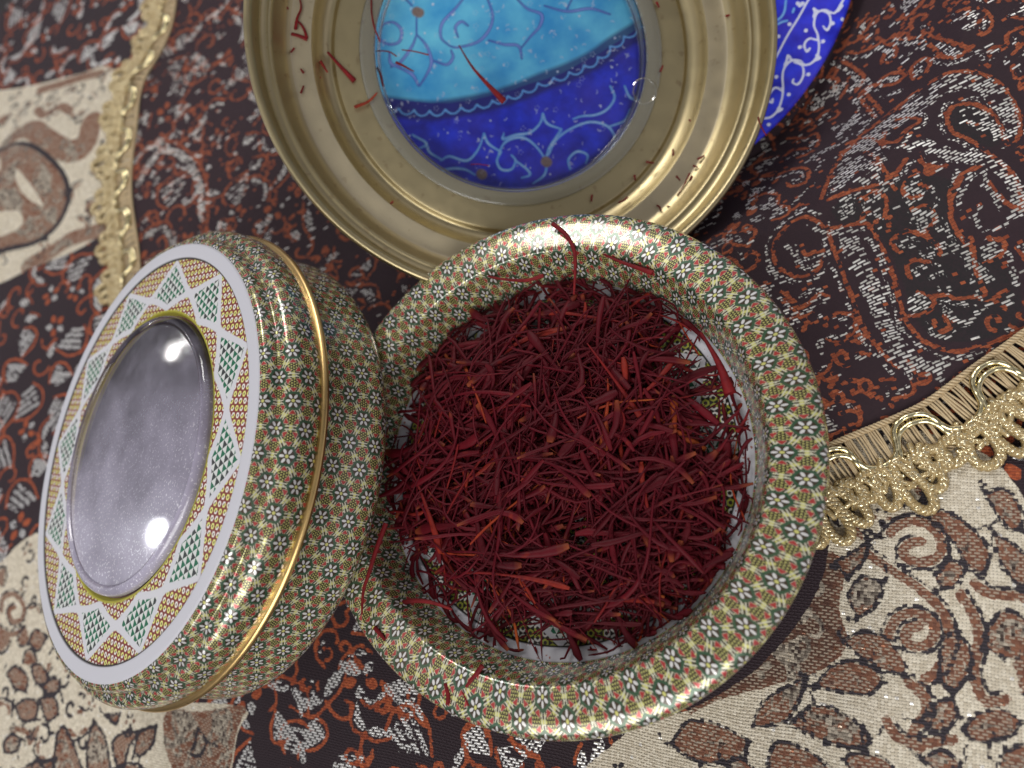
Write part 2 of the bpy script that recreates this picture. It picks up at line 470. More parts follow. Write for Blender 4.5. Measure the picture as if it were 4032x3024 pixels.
# ---------------------------------------------------------------- cloth relief
nP_cam = np.array([-.1, .05, 1.]); nP_cam /= np.linalg.norm(nP_cam)
cP_cam = np.array([1.463, 11.61, -19.87]); RP = 7.3
_c, _n = c2w(cP_cam), M @ nP_cam
def under_plate(X, Y, z, gap):
    zp = _c[2] - ((X - _c[0]) * _n[0] + (Y - _c[1]) * _n[1]) / _n[2]
    dx, dy, dz = X - _c[0], Y - _c[1], zp - _c[2]
    d = np.sqrt(dx * dx + dy * dy + dz * dz)
    return np.minimum(z, zp - gap + np.maximum(0, d - RP + .1) * .9)
def relief(X, Y):
    z = .05 * np.sin(X * .55 + .8 * np.sin(Y * .3)) + .04 * np.sin(Y * .8 + X * .25 + 1)
    # low folds far away on the upper left, beyond the lace
    d = (X + 17) * .45 - (Y - 11) * .9
    z += 1.1 * np.exp(-((d + 3.5) / 2.2) ** 2) * (1 / (1 + np.exp((X + 20) / 1.5)))
    z += .25 * np.exp(-((d - 3) / 1.2) ** 2) * (1 / (1 + np.exp((X + 19) / 1.5)))
    r = np.hypot(X, Y); z *= np.clip((r - 4.6) / 3.0, 0, 1) * .8 + .2
    z -= np.clip((Y * .84 - X * .545 - 33.0) * 1.4, 0, 3)
    return under_plate(X, Y, z, .75)
TH_U = math.radians(18)                                   # run of the weft on the upper cloth
def grid_mesh(name, P, nu, nv, attrs, mat, parent=None):
    """P (nu*nv,3) cm"""
    i = np.arange(nu - 1)[:, None]; j = np.arange(nv - 1)[None, :]
    Fc = np.stack([i * nv + j, (i + 1) * nv + j, (i + 1) * nv + j + 1, i * nv + j + 1], -1).reshape(-1, 4)
    me = bpy.data.meshes.new(name)
    me.vertices.add(len(P)); me.vertices.foreach_set('co', (P * CM).astype(np.float32).ravel())
    nf = len(Fc); me.loops.add(nf * 4); me.polygons.add(nf)
    me.loops.foreach_set('vertex_index', Fc.astype(np.int32).ravel())
    me.polygons.foreach_set('loop_start', np.arange(0, nf * 4, 4, dtype=np.int32))
    me.polygons.foreach_set('use_smooth', np.ones(nf, bool))
    me.update(calc_edges=True); me.materials.append(mat)
    for k, a in attrs.items():
        at_ = me.attributes.new(k, 'FLOAT', 'POINT'); at_.data.foreach_set('value', a.astype(np.float32).ravel())
    o = bpy.data.objects.new(name, me); COL.objects.link(o)
    if parent: o.parent = parent
    return o

def brocade_mat(name, th, ground, ground2):
    """dark brocade: orange outlines and silver picks floating on a fine dark ground"""
    m, b = material(name)
    x, y, z = sepxyz(texco('Object'))
    wv = noise(60, 2) - .5
    c, s = math.cos(th), math.sin(th)
    U = (x * c + y * s) * 100 + wv * .10; V = (y * c - x * s) * 100 + wv * .35
    o_, s_, k_ = attr('orange'), attr('silver'), attr('black')
    pitch = .068
    row = floor_(V / pitch); fv = fract(V / pitch)
    rr = white(comb(row, 3.0))
    # silver picks: dashes with gaps, offset row by row
    L = .20
    su = U / L + rr * .35 + row * .37
    fu = fract(su); cellr = white(comb(floor_(su), row, 1.0))
    dash = step(.30 - abs_(fv - .5), .14) * step(.30 + cellr * .14 - abs_(fu - .5), .08)
    jag = (white(comb(floor_(U / .09), row, 5.0)) - .5) * .07
    sil = step(-(s_ + jag + .012), .01) * dash * gt(cellr, .22)
    # orange: short fat stitches
    ou = U / .10 + row * .5
    st = step(.46 - abs_(fv - .5), .12) * step(.49 - abs_(fract(ou) - .5), .10)
    oc = white(comb(floor_(ou), row, 9.0))
    org = step(-(o_ + jag * .5), .01) * st * gt(oc, .14)
    sil = mx(sil, dash * gt(white(comb(floor_(su), row, 21.0)), .985))
    org = mx(org, st * gt(white(comb(floor_(ou), row, 23.0)), .982))
    twill = fract((U + V * 1.6) / .035); tw = abs_(twill - .5) * 2
    g = mix(step(-k_, .05), ground, ground2)
    g = mix(white(comb(floor_(U / .045), floor_(V / .04), 2.)) * .5, g, (.046, .018, .027))
    g = mix(tw * .55, g, tuple(v * .35 for v in ground))
    col = mix(org, g, mix(oc, (.23, .042, .014), (.42, .105, .038)))
    col = mix(sil, col, mix(cellr, (.55, .53, .48), (1., .98, .94)))
    put(b, Base_Color=col, Roughness=sil * -.42 + .78, Metallic=sil * .75)
    put(b, Sheen_Weight=.0)
    h = mx(sil * (1.2 - abs_(fv - .5) * 2), org * (1.0 - abs_(fv - .5) * 1.6))
    bump(b, h * 1.0 + tw * .30 + cellr * sil * .35, .8, .00035)
    return m
def cream_mat(name, th):
    """lower cloth: cream and brown tapestry panels on dark brocade"""
    m, b = material(name)
    x, y, z = sepxyz(texco('Object'))
    wv = noise(45, 2) - .5
    c, s = math.cos(th), math.sin(th)
    U = (x * c + y * s) * 100 + wv * .25; V = (y * c - x * s) * 100 + wv * .3
    cr_, br_, ol_, o_, s_ = attr('cream'), attr('brown'), attr('outline'), attr('orange'), attr('silver')
    p = .058
    ru, rv = floor_(U / p), floor_(V / p); fu, fv = fract(U / p), fract(V / p)
    par = N.m('PINGPONG', ru + rv, 1.0)
    jag = (white(comb(floor_(U / .08), rv, 2.0)) - .5) * .035
    rnd = white(comb(ru, rv, 7.0))
    tu = 1 - abs_(fu - .5) * 2; tv = 1 - abs_(fv - .5) * 2
    weave = mx(tu * (par * .5 + .5), tv * (1 - par * .5))
    hole = step(.22 - mx(tu, tv), .12)
    creamc = mix(rnd, (.57, .50, .38), (.81, .74, .60)); creamc = mix(hole, creamc, (.10, .08, .06))
    glint = gt(rnd, .988)
    creamc = mix(glint, creamc, (.95, .92, .85))
    # brown tapestry: terracotta with pale floats
    brc = mix(rnd, (.14, .052, .030), (.25, .105, .058))
    fl = step(.30 - abs_(fv - .5), .1) * step(.34 - abs_(fract(U / .13 + rv * .5) - .5), .08) * gt(white(comb(floor_(U / .13 + rv * .5), rv, 4.)), .22)
    brc = mix(fl * .75, brc, (.46, .38, .29))
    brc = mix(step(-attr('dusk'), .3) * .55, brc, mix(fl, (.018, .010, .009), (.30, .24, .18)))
    brc = mix(step(-(attr('vein') + jag * .6), .012), brc, mix(rnd, (.03, .014, .012), (.55, .48, .38)))
    drk = mix(tv, (.012, .010, .014), (.045, .035, .045))
    col = mix(step(-(br_ + jag), .012), creamc, brc)
    col = mix(step(-(ol_ + jag), .012), col, drk)
    # dark brocade ground elsewhere
    row = rv; su = U / .20 + row * .37; cellr = white(comb(floor_(su), row, 1.0))
    dash = step(.40 - abs_(fv - .5), .14) * step(.38 - abs_(fract(su) - .5), .06) * gt(cellr, .1)
    sil = step(-(s_ + jag), .01) * dash
    org = step(-(o_ + jag * .6), .01) * step(.46 - abs_(fv - .5), .12)
    dk = mix(tv * .5, (.024, .0100, .0165), (.010, .006, .009))
    dk = mix(org, dk, mix(rnd, (.26, .042, .012), (.46, .105, .032)))
    dk = mix(sil, dk, (.85, .84, .82))
    incr = step(-(cr_ + jag * .7), .012)
    col = mix(incr, dk, col)
    met = mx(sil * (1 - incr), glint * incr)
    put(b, Base_Color=col, Roughness=met * -.4 + .78, Metallic=met * .7)
    bump(b, weave * .6 + sil * (1 - incr) * .8 + fl * incr * .4, .8, .0003)
    return m

def scroll_fill(Fd, inside, n, seed, scale=1.0, gap=1.15, A='orange', B='silver'):
    """little scrolling sprigs: orange hooks and outlined silver leaves"""
    rg = np.random.default_rng(seed); C = []
    x1 = Fd.x0 + Fd.nx * Fd.res; y1 = Fd.y0 + Fd.ny * Fd.res; tries = 0
    while len(C) < n and tries < n * 160:
        tries += 1
        c = np.array([rg.uniform(Fd.x0, x1), rg.uniform(Fd.y0, y1)])
        if not inside(*c): continue
        if any((c[0] - q[0]) ** 2 + (c[1] - q[1]) ** 2 < (gap * scale) ** 2 for q in C): continue
        C.append(c)
    for c in C:
        a = rg.uniform(0, 6.28); k = rg.choice([0, 1, 2, 3]); sc = scale * rg.uniform(.75, 1.15)
        def tr(P):
            P = np.asarray(P) * sc; ca, sa = math.cos(a), math.sin(a)
            return np.c_[P[:, 0] * ca - P[:, 1] * sa + c[0], P[:, 0] * sa + P[:, 1] * ca + c[1]]
        if k == 0:     # spiral hook with leaf
            t = np.linspace(0, 4.6, 14); P = np.c_[(.12 + .10 * t) * np.cos(t), (.12 + .10 * t) * np.sin(t)]
            Fd.stroke(A, tr(P), .045, 2)
            Fd.fill(B, tr([[.30, -.45], [.55, -.65], [.95, -.60], [.70, -.35], [.45, -.3]]))
            Fd.stroke(A, tr([[.6, -.2], [.9, -.4], [1.1, -.62]]), .04)
        elif k == 1:   # small flower
            for q in range(5):
                b = q * 1.257; p = np.array([[.12, 0], [.30, .13], [.48, 0], [.30, -.13]])
                cb, sb = math.cos(b), math.sin(b); p = np.c_[p[:, 0] * cb - p[:, 1] * sb, p[:, 0] * sb + p[:, 1] * cb]
                Fd.fill(B if q % 2 else A, tr(p))
            Fd.stroke(A, tr([[-.5, .2], [-.7, .5], [-.5, .8], [-.2, .75]]), .04)
        elif k == 2:   # leaf pair
            Fd.fill(B, tr([[0, 0], [.3, .25], [.75, .25], [.5, .02], [.2, -.05]]))
            Fd.fill(B, tr([[0, 0], [-.35, .2], [-.7, .5], [-.6, .1], [-.3, -.1]]))
            Fd.stroke(A, tr([[-.9, .35], [-.5, -.2], [0, -.2], [.5, -.1], [.95, .3]]), .04)
            Fd.stroke(A, tr([[0, -.1], [.05, -.5], [.3, -.75], [.55, -.6], [.45, -.4]]), .045)
        else:          # hatched patch
            for q in range(4):
                Fd.stroke(B, tr([[-.5 + q * .12, -.3 + q * .22], [.5 - q * .05, -.2 + q * .22]]), .06, 0)
            Fd.stroke(A, tr([[-.6, -.4], [.1, -.55], [.65, -.3], [.7, .2], [.35, .6]]), .045)
    return C

# ------------------------------------------------ upper cloth: outline
HU = .16
L_px = [(760, -700), (735, -250), (697, 0), (627, 211), (580, 337), (548, 470), (525, 588), (521, 705), (525, 862), (540, 1042), (565, 1180), (640, 1420), (850, 1780), (1250, 2150), (1750, 2330), (2150, 2280)]
R_px = [(2150, 2280), (2450, 2170), (2800, 2000), (3100, 1845), (3281, 1750), (3471, 1669), (3634, 1593), (3742, 1517), (3851, 1436), (3959, 1360), (4030, 1305), (4200, 1190), (4600, 950)]
Lw = catmull(np.array([at(*p, HU) for p in L_px]), 10)[::-1]      # corner -> far end
Rw = catmull(np.array([at(*p, HU) for p in R_px]), 10)
def resample(P, n):
    d = np.r_[0, np.cumsum(np.linalg.norm(P[1:] - P[:-1], axis=1))]; t = np.linspace(0, d[-1], n)
    return np.stack([np.interp(t, d, P[:, k]) for k in range(P.shape[1])], -1)
NU, NV = 640, 860
AD = resample(Rw, NU)[:, :2]; AB = resample(Lw, NV)[:, :2]
A_, D_, B_ = AD[0], AD[-1], AB[-1]; C_ = at(5200, -1400, HU)[:2]
uu = np.linspace(0, 1, NU)[:, None, None]; vv = np.linspace(0, 1, NV)[None, :, None]
BC = B_ + (C_ - B_) * uu; DC = D_ + (C_ - D_) * vv
XY = (1 - vv) * AD[:, None] + vv * BC + (1 - uu) * AB[None] + uu * DC - ((1 - uu) * (1 - vv) * A_ + uu * (1 - vv) * D_ + (1 - uu) * vv * B_ + uu * vv * C_)
XY = XY.reshape(-1, 2)
def upper_z(X, Y):
    z = relief(X, Y) + HU
    r = np.hypot(X - 3, Y - 6)
    z = z + .08 * np.sin((X * .8 + Y * 1.3) * 1.1 + np.sin(X * .6)) * np.clip((np.hypot(X, Y) - 5) / 3, 0, 1)
    return under_plate(X, Y, z, .50)
Fu = Field(XY[:, 0].min() - .1, XY[:, 1].min() - .1, XY[:, 0].max() + .1, XY[:, 1].max() + .1, .04, ['orange', 'silver', 'black'])
# traced from the right part of the photograph (2900,0 at .904)
T = lambda q: pts(q, 2900, 0, .904, HU)
oj = """370,860 400,750 450,640 540,530 650,450 760,370 860,320 960,300 1060,310 1150,360 1210,440 1240,520 1225,600 1180,625 1160,560 1110,480 1030,440 950,450 920,500 940,570 1000,600 1060,640 1120,690 1190,750 1230,830 1245,920
400,870 480,840 560,820 640,800 690,760 740,700
650,540 640,590 700,620 740,560 800,520 760,490 700,480
560,640 620,700 650,770 690,830
590,710 640,740 660,800
400,990 300,940 220,980 165,1050 165,1130 210,1180 280,1200 350,1170 380,1110
280,1060 300,1100 340,1090 380,1080
400,990 480,975 560,965 590,990 640,1080 680,1180 710,1290 740,1390 800,1470 870,1510 960,1530 1080,1500 1200,1450 1300,1400
400,1000 430,1100 470,1200 510,1310 550,1420 620,1520 700,1600
700,1080 680,1040 740,1000 820,1020 880,1060 890,1100
760,1200 740,1150 780,1120 840,1130
860,1280 920,1270 960,1290 1040,1280 1110,1290 1190,1250
930,940 960,1000 1000,1060
1020,1030 1040,1120 1060,1200 1090,1270
860,1390 890,1440 930,1420 910,1370
560,280 600,340 640,420
540,290 570,360 610,430
430,60 500,120 560,200 520,260
480,50 560,70 640,60 700,100 690,160 640,150 660,110
620,30 660,60 700,40 760,60
700,60 760,80 820,100 860,160 900,220 960,240 1030,200
820,70 860,110 920,150 970,190 1020,210
610,260 650,225 710,225 740,250 700,275 640,270 610,260
540,270 600,250 650,270
780,280 770,230 820,195 850,225 830,270
1060,30 1100,60 1110,120 1060,150 1050,100 1080,80
1180,200 1180,150 1220,130 1260,110
1200,240 1240,200 1260,190
340,350 380,320 430,330 440,360 400,380
200,430 280,450 340,440 350,500 320,560 250,580
180,560 230,520 300,530
90,660 160,670 230,650 290,660 310,700 290,750 230,760 210,730
40,790 70,760 60,830
250,890 280,870 310,880
60,960 80,1000 60,1050
430,610 480,600 520,560
1100,800 1140,860 1180,900 1230,920
940,860 990,760 960,820
940,920 930,850 980,770 1060,730
200,1270 240,1300 280,1340 360,1280 400,1290
420,1370 470,1360 520,1380 510,1420
240,1340 300,1400 290,1440
480,560 560,545 610,580 650,640""".split('\n')
for q in oj:
    Pq = T(q); Fu.stroke('orange', Pq, .046)
    Pc = catmull(Pq[:, :2], 4); tq_ = np.gradient(Pc, axis=0); tq_ /= np.linalg.norm(tq_, axis=1)[:, None] + 1e-9
    Fu.stroke('silver', Pc + np.c_[tq_[:, 1], -tq_[:, 0]] * .135, .048, 0)
sj = ["420,820 470,720 560,600 680,500 800,420 900,360 1000,340 1090,370 1160,430 1200,510 1200,590", ]
Fu.stroke('silver', T(sj[0]), [.10, .22, .20, .26, .24, .22, .18, .20, .16, .10])
for q, w in (("740,640 840,640 950,690 1080,700 1170,760 1220,840 1240,920", .15), ("450,800 520,720 600,740 560,800", .12), ("520,620 600,660 640,700", .10),
             ("1000,470 1080,500 1130,560 1160,620", .12), ("1000,500 1040,540 1090,560", .06), ("440,900 500,890 490,930 450,920", .06), ("300,980 380,950 340,1000 480,1000", .05),
             ("220,1060 250,1110 300,1160 350,1140", .07), ("480,1010 510,1090 560,1190 610,1300 640,1400 700,1500 780,1590", [.20, .22, .2, .16, .18, .14]), ("570,1030 620,1080 660,1180", .07),
             ("740,860 760,920 740,900 800,860", .06), ("840,820 870,870 860,940 890,1000", .05), ("1080,760 1100,830 1150,880", .06), ("900,1060 960,1080 1010,1100 1060,1160 1110,1210", .09),
             ("850,1200 900,1250 960,1260", .05), ("920,1340 950,1390 1000,1400 1060,1350 1060,1290", .08), ("1180,1100 1210,1160 1220,1230", .07), ("760,1060 800,1080 840,1150 870,1230", .05),
             ("500,240 560,215 580,260", .09), ("480,460 530,400 560,440 530,500", .12), ("640,330 720,320", .05), ("790,270 800,210 850,200", .06), ("960,80 1010,60 1030,110 990,120", .09),
             ("700,150 760,160 800,140", .04), ("920,200 970,250 1030,230 1090,220 1160,230 1180,280", .04), ("320,600 360,580 420,560 490,530", .07), ("340,620 370,640 350,680", .06), ("420,440 480,440 440,500", .07),
             ("240,860 290,810 340,760", .035), ("50,790 80,750 130,760 150,840 110,860 50,850", .09), ("10,1080 30,1130", .05), ("130,1170 170,1210 150,1240", .06), ("280,1290 350,1250 360,1290 320,1310", .06), ("350,1520 380,1470 370,1540", .05),
             ("650,1540 720,1580 800,1600 900,1590", .12), ("720,1500 780,1560 880,1640", .12), ("880,1130 900,1180 930,1240", .05), ("1020,940 1060,900 1040,960 1090,1010 1150,990 1210,930", .06)):
    Fu.stroke('silver', T(q), w)
Fu.fill('black', T("420,900 560,830 760,780 900,780 950,840 930,950 1000,1060 1080,1080 1180,1150 1240,1250 1230,1400 1100,1470 900,1480 780,1380 720,1200 650,1050 560,980 450,960"))
Fu.fill('black', T("930,460 1020,450 1110,500 1150,600 1100,640 960,570"))
tr_hull = at(2980, 300, HU)[:2]
def in_upper(x, y):
    v = np.array([x, y, HU]) - CAM; v = M.T @ v
    px, py = 2016 - F * v[0] / v[2], 1512 + F * v[1] / v[2]
    return not (px > 2930 and py > -80) and py > -500 and (px < 3300)
scroll_fill(Fu, in_upper, 520, 5, .92, .98)
scroll_fill(Fu, in_upper, 200, 6, .5, 2.2)
def in_right(x, y):
    v = np.array([x, y, HU]) - CAM; v = M.T @ v
    if v[2] > -1: return False
    px, py = 2016 - F * v[0] / v[2], 1512 + F * v[1] / v[2]
    if not (2750 < px < 4100 and -100 < py < 2100): return False
    i, j = int((x - Fu.x0) / Fu.res), int((y - Fu.y0) / Fu.res)
    return min(Fu.f['orange'][j, i], Fu.f['silver'][j, i]) > .20
scroll_fill(Fu, in_right, 170, 15, .42, .85)
# far paisley left of the gold lid
Fu.stroke('orange', pts("660,900 720,760 820,700 920,740 1000,830 1040,950 1050,1080 1030,1180", 0, 0, .7835, HU), .06)
Fu.stroke('silver', pts("700,920 760,800 840,750 920,790 980,880 1010,980 1020,1100", 0, 0, .7835, HU), .14)
X, Y = XY[:, 0], XY[:, 1]
M_UP = brocade_mat('dark_brocade', TH_U, (.028, .0095, .0170), (.014, .0125, .0145))
upper = empty('embroidered_cloth', (0, 0, HU))
up_mesh = grid_mesh('woven_panel', np.c_[X, Y, upper_z(X, Y) - HU], NU, NV, {k: Fu.sample(k, X, Y) for k in ('orange', 'silver', 'black')}, M_UP, upper)
tag(upper, 'dark plum brocade cloth with orange and silver paisleys edged in gold lace, lying on top', 'cloth')

# ------------------------------------------------ lace trim along both edges
def lace(name, edge, side, far=False):
    """edge: world points along the hem; side: +1 / -1 which way the loops hang"""
    E = resample(edge, 400); seg = np.linalg.norm(E[1:] - E[:-1], axis=1); D = np.r_[0, np.cumsum(seg)]; Ltot = D[-1]
    Tn = np.gradient(E[:, :2], axis=0); Tn /= np.linalg.norm(Tn, axis=1)[:, None]; Nn = np.c_[Tn[:, 1], -Tn[:, 0]] * side
    def mp(s, t, h):
        s = np.asarray(s, float); t = np.asarray(t, float) * 1.25
        x = np.interp(s, D, E[:, 0]) + np.interp(s, D, Nn[:, 0]) * t; y = np.interp(s, D, E[:, 1]) + np.interp(s, D, Nn[:, 1]) * t
        base = upper_z(x, y) - HU * np.clip((t - .2) / .8, 0, .75)
        return np.c_[x, y, base + h - HU]
    root = bpy.data.objects.new(name, None); COL.objects.link(root); root.parent = upper
    lad, cord, loop = MB(), MB(), MB(); rg = np.random.default_rng(3)
    k = 0; s = 0.05
    while s < Ltot - .1:                                     # cross threads of the heading
        n = 7; t = np.linspace(-.02, .74, n); lean = rg.normal(.10, .05)
        lad.add(tube_arrays(mp(s + lean * t + .012 * np.sin(t * 7 + k), t, .03 + .02 * np.sin(t * 4)), (.024) * rg.uniform(.8, 1.2), 5))
        s += .046 if k % 4 else .105; k += 1
    for t0, r in ((0.0, .045), (.74, .03)):                  # plaited edges
        ss = np.arange(0, Ltot, .03)
        for ph in (0, 2.1, 4.2):
            lad.add(tube_arrays(mp(ss, t0 + .035 * np.sin(ss * 26 + ph), .05 + .03 * np.cos(ss * 26 + ph)), r * .62, 5))
    per = 1.6; ss = np.arange(0, Ltot, .03)                 # waving double cord
    w = .40 + .27 * np.sin(2 * math.pi * ss / per) 
    sk = ss - .085 * np.sin(4 * math.pi * ss / per)
    for o in (-.062, .062):
        cord.add(tube_arrays(mp(sk, w + o, .105 + .01 * np.sin(ss * 40)), .058, 8))
    q = per * .35
    while q < Ltot - .3:                                     # three-lobed loops
        for (ds, ang, ln, wd) in ((-.42, -.8, .46, .15), (-.20, -.30, .66, .16), (.04, .05, .80, .17), (.26, .38, .70, .16), (.46, .85, .48, .15), (.66, .2, .30, .13)):
            ang += rg.normal(0, .08); ln *= rg.uniform(.92, 1.08)
            a = np.linspace(0, 2 * math.pi, 26)
            lx = wd * np.sin(a) * (1 - .35 * np.cos(a)); ly = ln * .5 * (1 - np.cos(a))
            cx = lx * math.cos(ang) + ly * math.sin(ang); cy = -lx * math.sin(ang) + ly * math.cos(ang)
            base = mp(q + ds + cx, .62 + cy * 1.0, .09)
            cen = catmull(base, 3)
            Tt = np.gradient(cen, axis=0); Tt /= np.linalg.norm(Tt, axis=1)[:, None]; A = np.cross(Tt, [0, 0, 1.]); A /= np.linalg.norm(A, axis=1)[:, None]
            al = np.r_[0, np.cumsum(np.linalg.norm(cen[1:] - cen[:-1], axis=1))]
            for ph in (0, 2.09, 4.19):
                off = .050 * (np.cos(al * 22 + ph)[:, None] * A + np.sin(al * 22 + ph)[:, None] * np.array([0, 0, 1.]))
                loop.add(tube_arrays(cen + off, .056, 6))
        for j in range(26):                                   # beadwork over the roots
            a = rg.uniform(0, 6.28); c = np.array([q + rg.uniform(-.55, .55), .62 + rg.uniform(-.04, .40)])
            t = np.linspace(0, 1, 8); loop.add(tube_arrays(mp(c[0] + (t - .5) * .3 * math.cos(a), c[1] + (t - .5) * .3 * math.sin(a), .13 + .03 * np.sin(t * 6)), .055, 6))
        q += per
    lad.build('heading_thread', M_LADDER, root); cord.build('waving_cord', M_CORD, root); loop.build('corded_loop', M_LOOP, root)
    return root
ri = resample(Rw, 400)[60:]; lf = resample(Lw, 600)
k0 = int(np.argmin(np.linalg.norm(lf - at(640, 1420, HU), axis=1)))
lace('lace_trim', ri, 1); lace('lace_trim', lf[k0:560], -1)

# ------------------------------------------------ lower cloth
x0, y0, x1, y1 = -34, -12, 16, 24
Fl = Field(x0, y0, x1, y1, .05, ['cream', 'brown', 'outline', 'orange', 'silver', 'dusk', 'vein'])
def leaf(q, ox, oy, k, ow=.036):
    P = pts(q, ox, oy, k); c0 = P.mean(0); i0 = int(np.argmax(((P - c0) ** 2).sum(1))); i1 = int(np.argmin(((P - P[i0]) @ (c0 - P[i0])) * -1)); P = np.vstack([np.repeat(P[i:i + 1], 3 if i == i0 else (2 if i == i1 else 1), 0) for i in range(len(P))])
    P[:, :2] += 0
    Fl.fill('brown', P)
    Q = P[:, :2]; c_ = Q.mean(0); d_ = Q - c_; far = d_[np.argmax((d_ ** 2).sum(1))]; nb = np.array([-far[1], far[0]])
    for t_, o2 in ((.0, .0), (.15, .28), (.15, -.28)):       # veins
        Fl.stroke('vein', [c_ - far * .55 + nb * o2 * .6, c_ + nb * o2, c_ + far * (.7 - abs(o2))], .022, 4)
    for q_ in range(3):                                      # nicks and tendrils round the edge
        j_ = int(RNG.integers(len(Q))); e_ = c_ + d_[j_] * 1.0; w_ = d_[j_] / (np.linalg.norm(d_[j_]) + 1e-6); s_ = RNG.uniform(.2, .42)
        Fl.stroke('outline', [e_, e_ + w_ * s_ * .5 + nb / (np.linalg.norm(nb) + 1e-6) * s_ * .25, e_ + w_ * s_ * .6 + nb / (np.linalg.norm(nb) + 1e-6) * s_ * .7], .028, 4)
    Fl.stroke('outline', np.vstack([P, P[:1]]), ow, 5)
def vine(q, ox, oy, k, w=.09):
    P = pts(q, ox, oy, k); Fl.stroke('brown', P, w)
    P2 = catmull(P[:, :2], 4); T_ = np.gradient(P2, axis=0); T_ /= np.linalg.norm(T_, axis=1)[:, None]; A = np.c_[-T_[:, 1], T_[:, 0]]
    Fl.stroke('outline', P2 + A * (w + .03), .035, 0); 
Z5 = (2400, 1300, 1.0395)
Fl.fill('cream', pts("-200,1900 60,1530 300,1440 560,1280 760,1040 830,830 820,600 760,420 900,330 1250,400 1430,470 1520,560 1590,660 1700,760 1900,800 2200,1000 2200,1900 1000,2200", *Z5), 3)
Fl.fill('brown', pts("820,840 890,900 870,1050 900,1190 800,1290 640,1340 420,1400 300,1450 500,1250 700,1000", *Z5))
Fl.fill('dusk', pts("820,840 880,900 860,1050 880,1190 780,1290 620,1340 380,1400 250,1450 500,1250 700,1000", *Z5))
for q in ("890,1180 960,1140 1050,1170 1120,1260 1110,1310 1020,1280 940,1230", "780,1350 860,1260 980,1270 1040,1330 980,1380 880,1370", "680,1490 780,1420 900,1460 990,1540 960,1580 820,1560",
          "540,1500 590,1400 690,1340 750,1310 700,1440 640,1490", "230,1570 300,1480 420,1500 530,1560 480,1620 350,1640", "590,1700 630,1560 760,1600 880,1700", "1250,1330 1260,1180 1320,1140 1370,1220 1360,1300 1300,1380",
          "1340,1510 1400,1450 1500,1440 1560,1480 1530,1530 1440,1560 1370,1550", "1410,1200 1440,1120 1500,1060 1590,1100 1600,1230 1500,1240", "1470,1700 1500,1600 1620,1570 1700,1650", "900,1000 960,930 1040,960 1010,1040 940,1090",
          "1180,1480 1230,1410 1300,1400 1320,1470 1250,1520", "1230,930 1290,870 1340,900 1320,960 1260,980", "850,880 920,840 980,800 960,880 900,940", "1200,680 1290,690 1380,760 1440,840 1420,920 1360,900 1300,800 1230,740",
          "1420,620 1500,600 1560,680 1560,760 1500,740", "1450,760 1540,820 1600,900 1560,980 1480,880", "440,1640 500,1620 560,1680 500,1720", "880,1620 960,1600 1060,1640 1100,1720 960,1720", "1180,1620 1260,1590 1330,1640 1280,1710"):
    leaf(q, *Z5)
for q in ("1060,770 1100,735 1170,725 1230,755 1260,820 1230,870 1160,880 1110,850 1130,810 1180,800", "960,830 1010,870 1100,930 1200,1000 1270,1080 1290,1180 1250,1280 1190,1330",
          "1050,1170 1080,1100 1150,1070 1220,1100 1230,1160 1180,1200 1120,1180 1130,1130 1170,1120", "1330,1000 1380,1080 1400,1180 1380,1290 1420,1400 1500,1400", "1130,1330 1200,1400 1190,1470 1150,1520 1200,1560 1300,1550",
          "1380,960 1450,1000 1560,1010 1640,1060", "1050,1480 1090,1540 1180,1580"):
    vine(q, *Z5)
Z7 = (0, 2000, .7233)
Fl.fill('cream', pts("-900,700 -300,420 0,310 110,200 260,150 500,500 900,1000 1340,1080 1300,1220 1250,1500 1150,1900 300,2300 -900,2000", *Z7), 3)
P = pts("905,1100 1090,1110 1345,1070 1300,1200 1250,1440 1180,1700 960,1700 925,1420 885,1280", *Z7); Fl.fill('brown', P)
for q in ("40,900 90,860 150,920 140,1000 80,980", "170,860 220,850 260,920 230,980 190,940", "230,960 310,930 320,1000 240,1010", "80,1080 140,1040 200,1060 190,1150 120,1160", "210,1040 290,1030 310,1120 250,1160",
          "270,1480 300,1240 340,1190 400,1330 450,1480", "465,1480 460,1300 500,1165 560,1260 590,1480", "620,1400 600,1280 680,1215 745,1230 690,1300 650,1440", "715,1340 750,1220 840,1190 820,1290 750,1350", "100,1450 170,1390 290,1370 260,1460",
          "1075,1200 1125,1270 1090,1350 1035,1340 1060,1280", "20,1280 60,1230 110,1260 90,1320 30,1330", "160,730 200,660 260,700 210,780", "560,1130 640,1120 620,1180"):
    leaf(q, *Z7, ow=.045)
for q in ("20,560 30,490 90,470 140,530 130,600 80,620 60,560 90,540", "-20,640 60,690 140,660", "60,1200 140,1220 160,1280 200,1200", "600,1450 680,1420 760,1440 800,1500"): vine(q, *Z7, w=.08)
Z6 = (0, 0, .7835)
Fl.fill('cream', pts("-700,520 0,450 150,430 300,400 430,375 560,345 700,500 720,900 690,1150 500,1185 380,1260 150,1360 0,1440 -600,1700", *Z6), 3)
Fl.fill('brown', pts("-300,740 0,775 130,755 260,790 350,880 362,1000 300,1130 200,1220 80,1262 0,1285 -300,1300", *Z6)); Fl.stroke('outline', pts("-300,740 0,775 130,755 260,790 350,880 362,1000 300,1130 200,1220 80,1262 0,1285 -300,1300", *Z6), .10)
Fl.cut('brown', pts("-40,1140 60,1110 150,1090 150,1150 60,1210 -40,1230", *Z6)); Fl.cut('brown', pts("60,830 100,880 110,960 60,930 20,860", *Z6)); Fl.cut('brown', pts("180,900 230,980 250,1060 180,1000", *Z6))
Fl.stroke('brown', pts("60,740 150,680 230,690 310,750 400,790 470,740 500,640", *Z6), .45); Fl.stroke('brown', pts("200,455 330,425 420,400 520,380", *Z6), .2)
